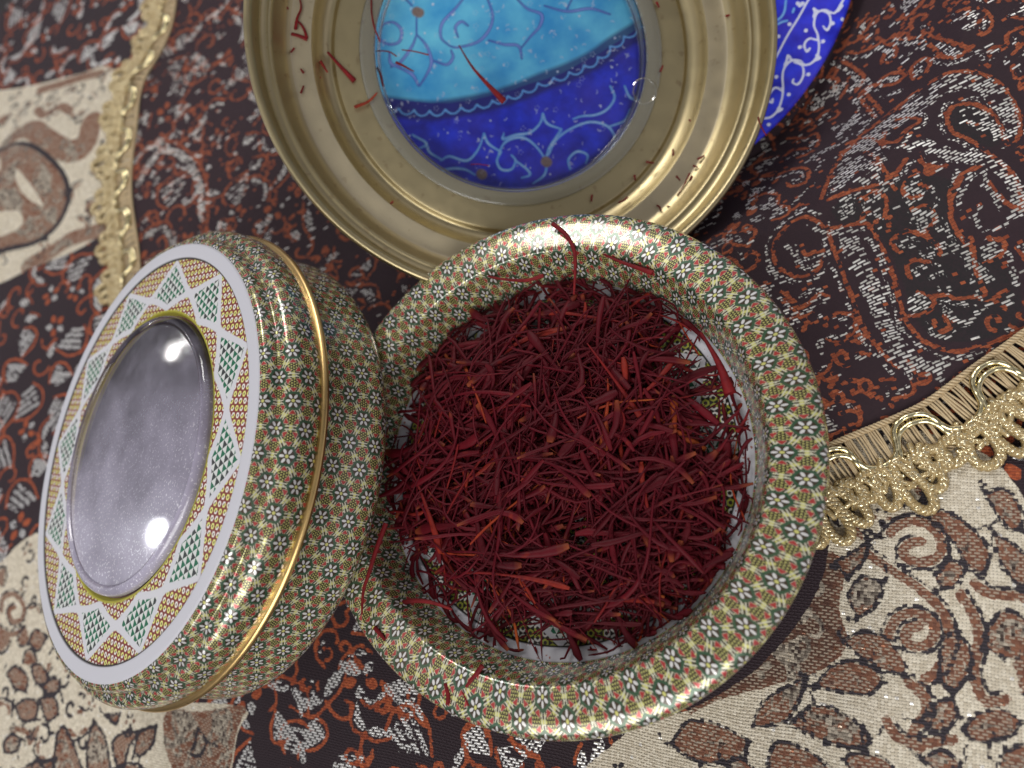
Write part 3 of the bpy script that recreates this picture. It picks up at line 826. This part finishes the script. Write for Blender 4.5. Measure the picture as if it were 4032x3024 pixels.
Fl.stroke('brown', pts("150,1340 260,1270 360,1200 480,1160 560,1120", *Z6), .3); Fl.stroke('brown', pts("200,560 260,600 340,560 400,590", *Z6), .18)
def in_lower(x, y):
    v = np.array([x, y, 0]) - CAM; v = M.T @ v
    if v[2] > -1: return False
    px, py = 2016 - F * v[0] / v[2], 1512 + F * v[1] / v[2]
    return (-500 < px < 1100 and -500 < py < 3300) or (700 < px < 2700 and 2300 < py < 3300) or (px > 3500 and 1000 < py < 2500)
scroll_fill(Fl, lambda x, y: in_lower(x, y) and x > -12 and y < 2, 110, 41, .55, 1.4)
scroll_fill(Fl, in_lower, 620, 9, .90, 1.0)
def in_cream(x, y):
    i, j = int((x - Fl.x0) / Fl.res), int((y - Fl.y0) / Fl.res)
    if not (0 <= i < Fl.nx and 0 <= j < Fl.ny) or Fl.f['cream'][j, i] > -.2: return False
    return min(Fl.f['brown'][j, i], Fl.f['outline'][j, i]) > .10
scroll_fill(Fl, in_cream, 260, 31, .50, .95, 'outline', 'brown')
def in_brown(x, y):
    i, j = int((x - Fl.x0) / Fl.res), int((y - Fl.y0) / Fl.res)
    return 0 <= i < Fl.nx and 0 <= j < Fl.ny and Fl.f['brown'][j, i] < -.22
scroll_fill(Fl, in_brown, 110, 33, .62, .85, 'vein', 'vein')
NUl, NVl = 900, 640
gx, gy = np.meshgrid(np.linspace(x0, x1, NUl), np.linspace(y0, y1, NVl), indexing='ij'); gx = gx.ravel(); gy = gy.ravel()
M_LOW = cream_mat('cream_tapestry', math.radians(-8))
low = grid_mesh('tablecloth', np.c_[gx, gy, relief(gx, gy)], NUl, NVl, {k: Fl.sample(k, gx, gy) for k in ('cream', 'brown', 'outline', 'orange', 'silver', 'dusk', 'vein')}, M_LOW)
tag(low, 'dark tablecloth with large cream and brown flowered panels lying under everything', 'tablecloth')
m_t, b_t = material('dark_table'); put(b_t, Base_Color=(.012, .009, .009), Roughness=.6)
tt = mesh_obj('table_top', [(-120, -90, -3.2), (90, -90, -3.2), (90, 120, -3.2), (-120, 120, -3.2)], [[0, 1, 2, 3]], m_t); tag(tt, kind='structure')

# ---------------------------------------------------------------- open tin
open_tin = empty('round_tin', (0, 0, 0))
tag(open_tin, 'open round tin printed with white flower marquetry, full of red saffron threads', 'tin')
BODY = [(4.55, .12), (4.80, .10), (4.95, .25), (5.0, .7), (5.02, 1.4), (5.08, 1.95), (5.19, 2.22), (5.22, 2.36), (5.14, 2.52), (4.92, 2.61), (4.65, 2.645), (4.42, 2.665), (4.32, 2.66), (4.26, 2.60), (4.18, 2.40), (4.06, 2.0), (3.97, 1.72), (3.93, 1.66)]
lathe('tin_body', BODY, M_KHATAM, open_tin, 320, 34, 1.0 / (.535 * 1.55), dent=.002, v0=.28)
lathe('base_plate', [(4.56, .14), (3, .16), (.01, .16)], M_GOLD, open_tin, 96, smooth_n=0)
lathe('tin_floor', [(3.935, 1.665), (3.90, 1.685), (3.68, 1.69), (3.64, 1.66), (3.5, 1.65), (2.0, 1.64), (.01, 1.64)], M_FLOOR, open_tin, 256, flat=3.93, smooth_n=3)

# ---------------------------------------------------------------- closed tin, leaning on the open one's rim
def frame(c_cam, n_cam, xhint=(1, 0, 0)):
    c = c2w(c_cam); n = M @ (np.array(n_cam) / np.linalg.norm(n_cam)); x = M @ np.array(xhint, float); x -= (x @ n) * n; x /= np.linalg.norm(x); y = np.cross(n, x)
    return Matrix([[x[0], y[0], n[0], c[0] * CM], [x[1], y[1], n[1], c[1] * CM], [x[2], y[2], n[2], c[2] * CM], [0, 0, 0, 1]]), c, n
nC = (-.636, .227, .736); cC = np.array([-8.417, -1.476, -17.048]) - 3.0 * np.array(nC) / np.linalg.norm(nC)
mC, cw, nw = frame(cC, nC, (.95, .3, .0))
closed = empty('round_tin', mat=mC)
tag(closed, 'closed round tin with a gold seam and clear window in its star lid, leaning', 'tin')
lathe('tin_body', [(4.5, .0), (4.75, .01), (5.02, .06), (5.20, .20), (5.29, .42), (5.26, .72), (5.16, 1.15), (5.12, 1.5), (5.10, 1.86)], M_KHATAM, closed, 320, 32, 1.0 / .585, dent=.002, v0=.1)
lathe('base_plate', [(4.52, .01), (3, .06), (.01, .06)], M_GOLD, closed, 96, smooth_n=0)
lid = empty('tin_lid'); lid.parent = closed; lid.location = (0, 0, 0)
lathe('lid_shell', [(5.33, 1.96), (5.36, 2.1), (5.36, 2.35), (5.33, 2.50), (5.24, 2.62), (5.12, 2.67), (5.04, 2.70), (5.02, 2.80), (4.97, 2.92), (4.90, 2.965), (4.84, 2.975)], M_KHATAM, lid, 320, 32, 1.0 / .585, v0=.45, dent=.001)
lathe('gold_band', [(5.10, 1.82), (5.28, 1.79), (5.40, 1.82), (5.45, 1.88), (5.42, 1.95), (5.33, 1.98)], M_BAND, lid, 256)
lathe('star_face', [(4.845, 2.97), (4.82, 2.995), (4.78, 3.005), (4.58, 3.005), (4.51, 2.995), (4.47, 2.965), (4.3, 2.96), (3.3, 2.955), (3.22, 2.93), (3.10, 2.80)], M_STAR, lid, 256, flat=4.845, smooth_n=3)
lathe('window', [(3.13, 2.90), (3.12, 3.00), (3.07, 3.07), (3.00, 3.10), (2.94, 3.09), (2.90, 3.045), (2.84, 3.03), (1.5, 3.055), (.01, 3.065)], M_GLARE, lid, 200, smooth_n=4)

lathe('tin_inside', [(3.12, 2.86), (4.3, 2.84), (4.95, 2.6), (5.0, 1.5), (4.95, .3), (4.5, .15), (.01, .12)], M_INSIDE, closed, 96, smooth_n=0)

# ---------------------------------------------------------------- gold lid lying inside up on the plate
cG_cam = np.array([.127, 7.951, -17.261]); nG_cam = np.array([.08, -.05, 1.]); nG_cam /= np.linalg.norm(nG_cam)
mG, cG, nG = frame(cG_cam, nG_cam)
gl = empty('tin_lid', mat=mG)
tag(gl, 'gold inside of an upturned tin lid with a clear window over the blue plate', 'tin lid')
pr = [(5.58, -.10), (5.60, -.02), (5.56, .05), (5.48, .05), (5.43, -.02), (5.40, -.16), (5.36, -.30), (5.26, -.36), (5.18, -.36), (5.13, -.42), (5.08, -.56), (4.98, -.72), (4.88, -.80), (4.78, -.83),
      (4.46, -.84), (4.40, -.86), (4.30, -.98), (4.18, -1.08), (4.06, -1.12), (3.98, -1.08), (3.92, -1.06), (3.6, -1.06), (3.10, -1.07)]
pr = [(a * 1.075, b * 1.3) for a, b in pr]
lathe('lid_inside', pr, [M_GOLD, M_SAND], gl, 320, mi=lambda p, k: 1 if (4.75 < p[0] < 5.23 and p[1] < -.9) else 0, dent=.0008)
lathe('lid_outside', [(a * 1.075, b * 1.3) for a, b in [(5.58, -.10), (5.50, -.4), (5.40, -.7), (5.2, -1.0), (4.9, -1.18), (4.4, -1.20), (3.6, -1.20), (3.12, -1.18), (3.10, -1.07)]], M_KHATAM, gl, 160, 30, 1.6)
lathe('window', [(a * 1.075, b * 1.3) for a, b in [(3.42, -1.03), (3.40, -.995), (3.20, -.985), (3.08, -1.0), (3.04, -1.04), (3.02, -1.2), (2.98, -1.26), (2.9, -1.28), (1.5, -1.33), (.01, -1.35)]], M_CLEAR, gl, 200, smooth_n=3)
lathe('window_flange', [(3.29, -1.375), (3.32, -1.33), (3.45, -1.315), (3.60, -1.32), (3.66, -1.345), (3.67, -1.375)], M_FLANGE, gl, 200, smooth_n=3)
lathe('window_flange', [(3.19, -1.69), (3.25, -1.66), (3.265, -1.45), (3.25, -1.38)], M_FLANGE, gl, 200, smooth_n=3)
vr = lathe('vent_ring', [(.27, 0), (.30, .02), (.33, 0)], M_CLEAR, gl, 48, smooth_n=3)
pv = on_plane(2538, 360, cG - nG * 1.28, nG); lv = mG.inverted() @ Vector(pv * CM); vr.location = lv

# ---------------------------------------------------------------- blue plate
offp = 2.0
nP_cam = np.array([-.1, .05, 1.]); nP_cam /= np.linalg.norm(nP_cam)
cP_cam = np.array([1.463, 11.61, -19.87])
mP, cP, nP = frame(cP_cam, nP_cam)
miP = mP.inverted(); RP = 7.3
def pl(q, ox, oy, k):
    out = []
    for s in q.split():
        a, b = s.split(','); w = on_plane(ox + float(a) * k, oy + float(b) * k, cP, nP); l = miP @ Vector(w * CM); out.append((l.x / CM, l.y / CM))
    return np.array(out)
Fp = Field(-7.6, -7.6, 7.6, 7.6, .03, ['turq', 'pale', 'white', 'violet', 'brown', 'band'], far=.2)
G2 = (900, 0, 1.130)
tq = "400,300 470,335 540,340 640,352 760,357 860,345 950,325 1060,290 1150,258 1230,220 1300,180 1380,130 1450,75 1560,-20 1600,-300 1200,-500 400,-400"
Fp.fill('turq', pl(tq, *G2), 2)
Fp.stroke('band', pl("440,350 540,368 680,385 760,380 880,360 1000,325 1090,288 1190,250 1280,205 1350,155 1450,95", *G2), .26)
b0 = catmull(pl("470,375 570,385 680,395 760,390 880,370 1000,335 1090,295 1190,260 1280,215 1340,165 1430,100 1520,20", *G2), 12)
dd = np.r_[0, np.cumsum(np.linalg.norm(b0[1:] - b0[:-1], axis=1))]
tb = np.gradient(b0, axis=0); tb /= np.linalg.norm(tb, axis=1)[:, None]
Fp.stroke('pale', b0 + np.c_[-tb[:, 1], tb[:, 0]] * (.075 * np.sin(dd * 15))[:, None] + tb * (.05 * np.cos(dd * 15))[:, None], .026, 0)
PW = [.030, .040, .026]
for q in ("740,560 770,545 830,560 870,520 890,465", "890,465 905,500 950,530", "950,530 935,560 950,590 985,590 1000,560 985,540", "940,540 960,500 1000,480 1040,485 1080,520 1105,560", "1095,395 1085,430 1050,462 1000,470 955,485 960,465", "1095,395 1110,430 1160,450",
          "1160,450 1140,480 1115,520 1105,560", "1115,540 1140,490 1190,450 1260,425 1320,440 1345,480 1330,530 1290,555", "1190,590 1185,555 1215,528 1250,540 1245,570", "1330,300 1345,340 1320,380 1280,400 1230,405 1200,415", "1110,570 1100,610 1060,640", "690,500 700,530 740,555",
          "1330,440 1380,420 1400,380", "1380,300 1400,340 1440,350", "1000,560 1040,590 1050,610 1020,620", "640,470 690,500 660,520", "700,620 760,590 820,590 860,610"):
    Fp.stroke('pale', pl(q, *G2), PW)
for q in ("770,160 740,130 745,80 790,30 830,-20", "770,160 800,165 870,145 910,100 920,50 900,-10", "800,130 790,95 812,75 835,90", "905,140 960,155 1010,160 1022,205", "1022,165 1050,130 1085,90 1090,50 1040,30 1000,-10", "655,120 640,160 600,215 565,235", "655,120 690,160 707,215 690,260 665,300",
          "590,235 640,260 662,300", "710,210 760,225 782,200 775,175", "655,60 655,115", "610,-10 640,20", "527,115 540,85 575,78 602,105 595,145 560,155 532,140 527,115", "1100,20 1180,40 1260,30 1330,50", "1180,30 1200,-10", "560,180 565,220 600,236"):
    Fp.stroke('violet', pl(q, *G2), [.028, .05, .03])
for q in ("655,40 665,45", "1105,562 1110,566", "880,605 884,609"): Fp.stroke('brown', pl(q, *G2), .13)
for q in ("655,40", "1105,563", "880,606"):
    p = pl(q + ' ' + q, *G2)[0]; t = np.linspace(0, 7, 16); Fp.stroke('violet', p + (.02 + .012 * t)[:, None] * np.c_[np.cos(t), np.sin(t)], .018, 0)
Z4 = (2400, 0, .5426)
Fp.stroke('white', pl("1700,-400 1560,-200 1440,5 1370,130 1290,260 1200,430 1120,560 1020,700", *Z4), .026)
for q in ("1740,-80 1690,10 1640,90 1600,85 1560,72 1510,90 1490,130 1485,190 1510,250 1520,330 1510,400 1470,455 1420,470 1380,440 1320,440 1270,490 1255,560 1260,640 1250,720 1220,800 1170,850 1110,860",
          "1540,75 1590,100 1605,160 1580,220 1550,190", "1500,290 1450,280 1415,320 1430,375 1455,350", "1340,450 1400,480 1405,550 1370,610 1330,600 1335,575", "1255,660 1210,635 1175,660 1150,720 1180,745 1185,715", "1480,120 1490,90 1480,60 1510,80", "1270,470 1285,440 1295,400 1320,430", "1500,400 1530,420 1490,440", "1640,90 1690,40 1660,80", "1220,790 1255,790 1225,810"):
    Fp.stroke('white', pl(q, *Z4), .028)
for q in ("1190,160 1240,130 1270,80 1280,0", "1195,190 1250,160 1290,150", "1330,90 1340,60"): Fp.stroke('pale', pl(q, *Z4), .03)
rg = np.random.default_rng(2)
for q in ("1425,222", "1550,300", "1380,343", "1210,558", "1300,686", "1443,540", "1155,905", "1690,140", "1305,176", "1200,240", "1225,265", "1380,40", "1400,25", "1365,25", "1620,170"):
    p = pl(q + ' ' + q, *Z4)[0]; Fp.stroke('white', [p, p + .004], .05, 0)
pp = pl("560,420 1350,620 560,40 1350,160 700,460 1300,300", *G2)
for k in range(330):
    p = np.array([rg.uniform(pp[:, 0].min() - .5, pp[:, 0].max() + .4), rg.uniform(pp[:, 1].min() - .4, pp[:, 1].max() + .6)]); a = rg.uniform(0, 6.28)
    if rg.random() < .45:
        t = np.linspace(0, 2.2, 6) + a; Fp.stroke('white', p + .055 * np.c_[np.cos(t), np.sin(t)], .014, 0)
    elif rg.random() < .75: Fp.stroke('white', [p, p + .002], rg.uniform(.016, .036), 0)
    else:
        for j in range(5): q = p + .06 * np.array([math.cos(j * 1.257), math.sin(j * 1.257)]); Fp.stroke('white', [q, q + .001], .018, 0)
def enamel():
    m, b = material('blue_enamel')
    w = .018
    n = noise(220, 4)
    base = mix(step(n - .5, .35), (.014, .016, .42), (.030, .055, .86))
    base = mix(step(noise(90, 3) - .55, .3) * .6, base, (.07, .05, .55))
    tq_ = mix(step(noise(95, 5) - .5, .3), (.05, .40, .80), (.20, .74, .98))
    c = mix(step(-attr('turq') + (noise(150, 4) - .5) * .12, .03), base, tq_)
    c = mix(step(-attr('band'), .12) * .85, c, (.020, .018, .16))
    c = mix(step(-attr('violet'), w) * .85, c, (.06, .10, .46))
    c = mix(step(-attr('violet') - .024, w) * .8, c, (.34, .40, .88))
    c = mix(step(-attr('pale'), w) * .9, c, (.16, .44, .90))
    c = mix(step(-attr('pale') - .022, w) * .8, c, (.66, .86, 1.0))
    c = mix(step(-attr('brown'), .05), c, mix(noise(1200, 3), (.12, .06, .045), (.42, .30, .26)))
    c = mix(step(-attr('white'), w) * .9, c, (.72, .76, .92))
    put(b, Base_Color=c, Roughness=.3, Coat_Weight=.15, Coat_Roughness=.05)
    bump(b, n + mx(step(-attr('white'), .02), step(-attr('pale'), .04)) * 2, .25, .0001)
    return m
M_ENAMEL = enamel()
nr, na = 330, 900
rr_ = np.r_[np.linspace(.01, RP - .14, nr - 8), RP - .10, RP - .06, RP - .02, RP, RP - .01, RP - .08, RP - .3, RP * .55]
hz = np.r_[np.zeros(nr - 8), .005, 0, -.02, -.06, -.10, -.13, -.18, -.35]
aa = np.linspace(0, 2 * math.pi, na)
gr, ga = np.meshgrid(rr_, aa, indexing='ij'); hz2 = np.repeat(hz, na)
px_, py_ = (gr * np.cos(ga)).ravel(), (gr * np.sin(ga)).ravel()
plate = grid_mesh('enamel_plate', np.c_[px_, py_, hz2], nr, na, {k: Fp.sample(k, px_, py_) for k in Fp.f}, M_ENAMEL)
plate.matrix_world = mP
tag(plate, 'cobalt blue enamel plate painted with white scrolls, showing under the gold lid', 'plate')
print('plate low', cP[2] - RP * math.sqrt(1 - nP[2] ** 2), 'closed low', cw[2] - 4.8 * math.sqrt(1 - nw[2] ** 2))

# ---------------------------------------------------------------- saffron
def stigma(L, bend, rg, wmul=1.0):
    """one thread along x, centred: thin end flaring into a flattened trumpet"""
    n = 11; t = np.linspace(0, 1, n)
    k1, k2 = rg.normal(0, bend), rg.normal(0, bend * .7)
    ang = k1 * (t - .5) * 2 + k2 * np.sin(t * 5 + rg.uniform(0, 6)); dx = L / (n - 1)
    x = np.cumsum(np.cos(ang)) * dx; y = np.cumsum(np.sin(ang)) * dx; z = .05 * L * np.sin(t * rg.uniform(2, 5) + rg.uniform(0, 6))
    P = np.c_[x - x.mean(), y - y.mean(), z]
    flare = (rg.uniform(.036, .065) if rg.random() < .7 else rg.uniform(.065, .115)) * wmul
    w = .019 * wmul + (flare - .019 * wmul) * np.clip((t - .25) / .75, 0, 1) ** 1.7
    if rg.random() < .25: w = np.full(n, .022 * wmul) * (1 - .5 * t)
    w[0] *= .5; w[-1] *= .45
    fl = np.clip(.95 - .6 * t, .35, 1)
    return P, w, fl
def tint(rg, n):
    u = rg.random()
    if u < .015: a, b = np.array([.42, .05, .010]), np.array([.50, .12, .02])
    elif u < .07: a, b = np.array([.20, .012, .010]), np.array([.32, .032, .012])
    else:
        k = rg.uniform(.35, 1.05); a = np.array([.100, .0030, .0095]) * k; b = np.array([.135, .0050, .0100]) * k
    t = np.linspace(0, 1, 11)[:, None] ** 2
    c = a * (1 - t) + b * t
    if rg.random() < .35: c[-1] = (.30, .075, .02)
    return np.c_[np.repeat(c, n, 0), np.ones(11 * n)]
def rot(P, yaw, pitch, roll):
    cr_, sr = math.cos(roll), math.sin(roll); P = P @ np.array([[1, 0, 0], [0, cr_, -sr], [0, sr, cr_]]).T
    cp, sp_ = math.cos(pitch), math.sin(pitch); P = P @ np.array([[cp, 0, sp_], [0, 1, 0], [-sp_, 0, cp]]).T
    cy, sy = math.cos(yaw), math.sin(yaw); return P @ np.array([[cy, -sy, 0], [sy, cy, 0], [0, 0, 1]]).T
HOLES = [(at(*p, 1.7)[:2], r) for p, r in (((2300, 2080), .40), ((2200, 2010), .22), ((2730, 1560), .26), ((2780, 1420), .36), ((2640, 1370), .30), ((2800, 1750), .28), ((1640, 1700), .42), ((1700, 2230), .42), ((1860, 2400), .42), ((2050, 2490), .38), ((2200, 2520), .38), ((2480, 2420), .22), ((2150, 1310), .25), ((2850, 1620), .3), ((1600, 1950), .32), ((2900, 1800), .2), ((2870, 2000), .2), ((2780, 2180), .2), ((2650, 2380), .22), ((2400, 2530), .32), ((2350, 1210), .3), ((2130, 1190), .3), ((1900, 1330), .3), ((1640, 1600), .3))]
def heap_h(x, y):
    r = math.hypot((x + .15) / 3.9, (y - .1) / 4.0)
    h = max(0, 1 - r ** 2.4) * .78 + .20 * math.sin(x * 1.7 + 1) * math.cos(y * 1.5)
    for (c, rad) in HOLES:
        h *= 1 - .93 * math.exp(-((x - c[0]) ** 2 + (y - c[1]) ** 2) / (rad * rad))
    return max(0, h)
def dens(x, y):
    d = 1.0
    for (c, rad) in HOLES: d *= 1 - .9 * math.exp(-((x - c[0]) ** 2 + (y - c[1]) ** 2) / (rad * rad))
    return d
heap = MB(); rg = np.random.default_rng(21)
FLZ = 1.70
def place(rg, layer):
    while True:
        a = rg.uniform(0, 6.28); r = 3.80 * rg.uniform(0, 1) ** .52; x, y = r * math.cos(a), r * math.sin(a)
        if rg.random() < dens(x, y): break
    L = rg.uniform(1.3, 2.9) if r < 3.0 else rg.uniform(.6, 1.8)
    P, w, fl = stigma(L, rg.choice([.2, .45, .8]), rg)
    yaw = rg.uniform(0, 6.28)
    if r > 2.9: yaw = a + math.pi / 2 + rg.normal(0, .7)
    P = rot(P, yaw, rg.normal(0, .16 if layer < .97 else .26), rg.uniform(-.6, .6))
    if sum(dens(x + P[i, 0], y + P[i, 1]) < .60 for i in (0, 2, 4, 6, 8, 10)) > (1 if layer < 1 else 0) and rg.random() < .93: return place(rg, layer)
    h = heap_h(x, y)
    P = P + np.array([x, y, FLZ + .05 + h * layer])
    # settle every point of the thread on the floor or on what lies under it; keep off the wall
    for i in range(len(P)):
        rr = math.hypot(P[i, 0], P[i, 1]); zmin = FLZ + .03 + w[i] * .6
        lim = 3.87 + max(0, P[i, 2] - 1.75) * .42 - .04
        if rr > lim and P[i, 2] < 2.62: P[i, :2] *= lim / rr
        zz = FLZ + heap_h(P[i, 0], P[i, 1]) * layer + .03
        P[i, 2] = max(P[i, 2] * .55 + (zz + .02) * .45 + .0, zmin)
    return P, w, fl
NTOP = 280
for k in range(1900):
    P, w, fl = place(rg, (k / 1900) ** .6 * .97)
    heap.add(tube_arrays(P, w, 6, fl), 0, tint(rg, 6))
for k in range(220):                                               # crumbs
    a = rg.uniform(0, 6.28); r = 3.8 * math.sqrt(rg.uniform(.1, 1)); L = rg.uniform(.05, .22)
    P = np.array([[-L / 2, 0, 0], [0, rg.normal(0, .01), .005], [L / 2, 0, 0]]); P = rot(P, rg.uniform(0, 6.28), 0, 0) + np.array([r * math.cos(a), r * math.sin(a), FLZ + .02])
    c = np.repeat(np.array([[.16 * rg.uniform(.6, 1.6), .01, .01, 1]]), 15, 0); heap.add(tube_arrays(P, [.015, .025, .012], 5), 0, c)
hp = heap.build('saffron_heap', M_SAFFRON)
tag(hp, 'tangled bed of dark red saffron threads filling the open tin', 'saffron', kind='stuff')
GR_TOP = 'saffron threads on top of the heap'
def one_thread(name, P, w, fl, label, group, cen=None, colr=None):
    c = P.mean(0) if cen is None else cen
    mb = MB(); mb.add(tube_arrays(P - c, w, 8, fl), 0, tint(rg, 8) if colr is None else colr)
    o = mb.build(name, M_SAFFRON); o.location = Vector(c) * CM
    tag(o, label, 'saffron thread', group); return o
for k in range(NTOP):
    P, w, fl = place(rg, 1.0 + .10 * rg.random())
    P[:, 2] += .06
    one_thread('saffron_thread', P, w * 1.25, fl, 'dark red saffron thread lying on top of the heap in the open tin', GR_TOP)
# loose threads traced from the photograph: (points, half width start, end, label)
def traced(q, plane, w0, w1, label, group=None, name='saffron_thread', orange=0.0):
    P = []
    for s in q.split():
        a, b = map(float, s.split(','))
        P.append(on_plane(a, b, plane[0], plane[1]) if plane[1] is not None else at(a, b, plane[0]))
    P = catmull(np.array(P), 4) if len(P) > 2 else np.array([P[0] + (P[1] - P[0]) * t for t in np.linspace(0, 1, 7)])
    P = resample(P, 11); t = np.linspace(0, 1, 11); w = w0 + (w1 - w0) * t ** 1.6
    a = np.array([.23, .016, .016]) * (1 - orange) + np.array([.50, .08, .02]) * orange
    c = np.c_[np.repeat(a * np.linspace(.8, 1.25, 11)[:, None], 8, 0), np.ones(88)]
    return one_thread(name, P, w, np.full(11, .7), label, group, colr=c)
pw = lambda d: (cG - nG * (d * 1.3 - .03), nG)
GL = 'saffron threads scattered on the gold lid'
traced("1807,178 1850,250 1890,300 1985,400", pw(1.28), .016, .085, 'long red saffron thread lying diagonally across the clear window')
traced("1290,205 1330,250 1395,318", pw(1.03), .030, .065, 'straight pinkish red saffron thread on the gold flat left of the window')
traced("1395,422 1450,400 1485,365", pw(.98), .045, .020, 'orange red saffron thread bridging the gold flat and window edge', orange=.6)
traced("1176,-20 1186,30 1170,70 1163,115", pw(.80), .020, .045, 'crooked dark saffron thread at the photo top edge on the sandy gold ring')
traced("1175,85 1195,110 1208,150", pw(.82), .025, .040, 'short dark saffron thread hooked beside the crooked one on the gold ring')
traced("1148,133 1180,142 1210,155", pw(.84), .040, .045, 'stubby crimson saffron thread lying crosswise on the sandy gold ring')
traced("1462,-10 1463,50 1475,110 1497,165", pw(1.0), .022, .018, 'thin dark saffron thread running down the left rim of the window')
traced("1485,265 1500,300 1508,340", pw(1.15), .030, .022, 'dark saffron thread standing against the lower left window wall')
traced("1480,200 1530,203 1562,222", pw(1.28), .016, .018, 'thin red saffron thread just inside the left of the window')
traced("1582,196 1630,202 1688,216", pw(1.28), .016, .022, 'thin straight saffron thread on the turquoise part of the window', orange=.2)
traced("1558,245 1590,260 1630,282", pw(1.28), .035, .014, 'bent red saffron thread below the thin straight one on the window')
traced("1852,648 1880,646 1925,652", pw(1.28), .012, .016, 'tiny red saffron thread near the lower edge of the window')
traced("2580,738 2610,725 2638,708", pw(1.0), .030, .034, 'short thick saffron thread on the inner gold step at lower right', orange=.1)
traced("2665,770 2690,735 2716,682", pw(.79), .018, .026, 'slender upright saffron thread on the sandy ring at lower right')
traced("2435,798 2455,790 2472,776", pw(1.0), .026, .03, 'short saffron thread on the gold flat just above the flowered rim')
traced("2585,808 2597,815 2604,832", pw(.79), .024, .022, 'small forked red saffron scrap on the lower sandy ring')
traced("1262,240 1275,262 1290,285", pw(1.0), .038, .018, 'small red saffron scrap on the bright gold step at left', orange=.15)
traced("2985,460 2993,490 3018,535", pw(-.03), .020, .014, 'saffron thread hanging over the outer rim above the blue plate')
sc = [((2720, 700), .79), ((2735, 712), .79), ((2915, 275), .79), ((2905, 482), .75), ((2808, 420), 1.0), ((2785, 508), .9), ((2728, 522), .95), ((2720, 478), .98), ((2955, 105), .5), ((1233, 262), 1.0), ((1255, 306), 1.0), ((1152, 198), .79), ((1190, 280), .79), ((1190, 352), .79), ((1128, 25), .79), ((2670, 702), .86), ((2738, 655), .79), ((2700, 545), 1.0), ((2590, 18), 1.02), ((2605, 270), 1.02), ((2868, 60), .79), ((2880, 330), .79), ((2650, 600), 1.0), ((2560, 640), 1.0), ((2500, 700), 1.0), ((2840, 560), .79), ((2760, 620), .79), ((2780, 760), .6), ((2640, 815), .79), ((2330, 780), 1.0), ((1540, 800), .9)]
for (x, y), d in sc:
    a = random.uniform(0, 6.28); l = random.uniform(9, 17)
    traced('%f,%f %f,%f' % (x - l * math.cos(a), y - l * math.sin(a), x + l * math.cos(a), y + l * math.sin(a)), pw(d), .022, .030, 'tiny red saffron crumb on the gold lid', 'saffron crumbs on the gold lid', name='saffron_crumb')
rt = 'saffron thread lying over the '
for q, h, w0, w1, lb in (("1875,1055 1930,1090 2060,1105 2140,1085", 2.50, .022, .05, 'saffron thread curving over the upper inner wall of the open tin'),
      ("2175,880 2230,925 2262,990 2265,1060 2260,1160", 2.75, .05, .022, 'long curved saffron thread rising from the heap over the top rim'),
      ("2350,985 2430,1025 2570,1075", 2.58, .022, .06, 'saffron thread lying on the inner wall right of the long curved one'),
      ("1520,2060 1480,2170 1455,2250 1430,2330 1425,2420", 2.75, .06, .022, 'dark saffron thread crossing the left rim beside the closed tin'),
      ("1570,2378 1630,2365 1700,2372 1780,2400", 2.35, .055, .022, 'saffron thread with a blunt tip lying over the lower left inner wall'),
      ("1900,2620 1870,2660 1835,2705", 2.66, .05, .03, 'forked saffron thread crossing the lower rim'), ("1755,2690 1765,2740 1760,2775", 2.62, .05, .035, 'short thick saffron piece on the lower left flowered rim'),
      ("1810,2700 1830,2740 1845,2780", 2.62, .035, .018, 'short thin saffron piece on the lower rim beside a thick one'), ("1475,2470 1500,2500 1515,2520", 2.66, .05, .03, 'tiny saffron chunk on the left flowered rim'),
      ("2760,1310 2830,1430 2875,1550", 2.1, .03, .12, 'broad dark saffron thread leaning on the right inner wall'), ("2950,1610 2930,1660 2900,1700", 1.9, .02, .05, 'saffron thread poking onto the white ring at the right')):
    traced(q, (h, None), w0, w1, lb)
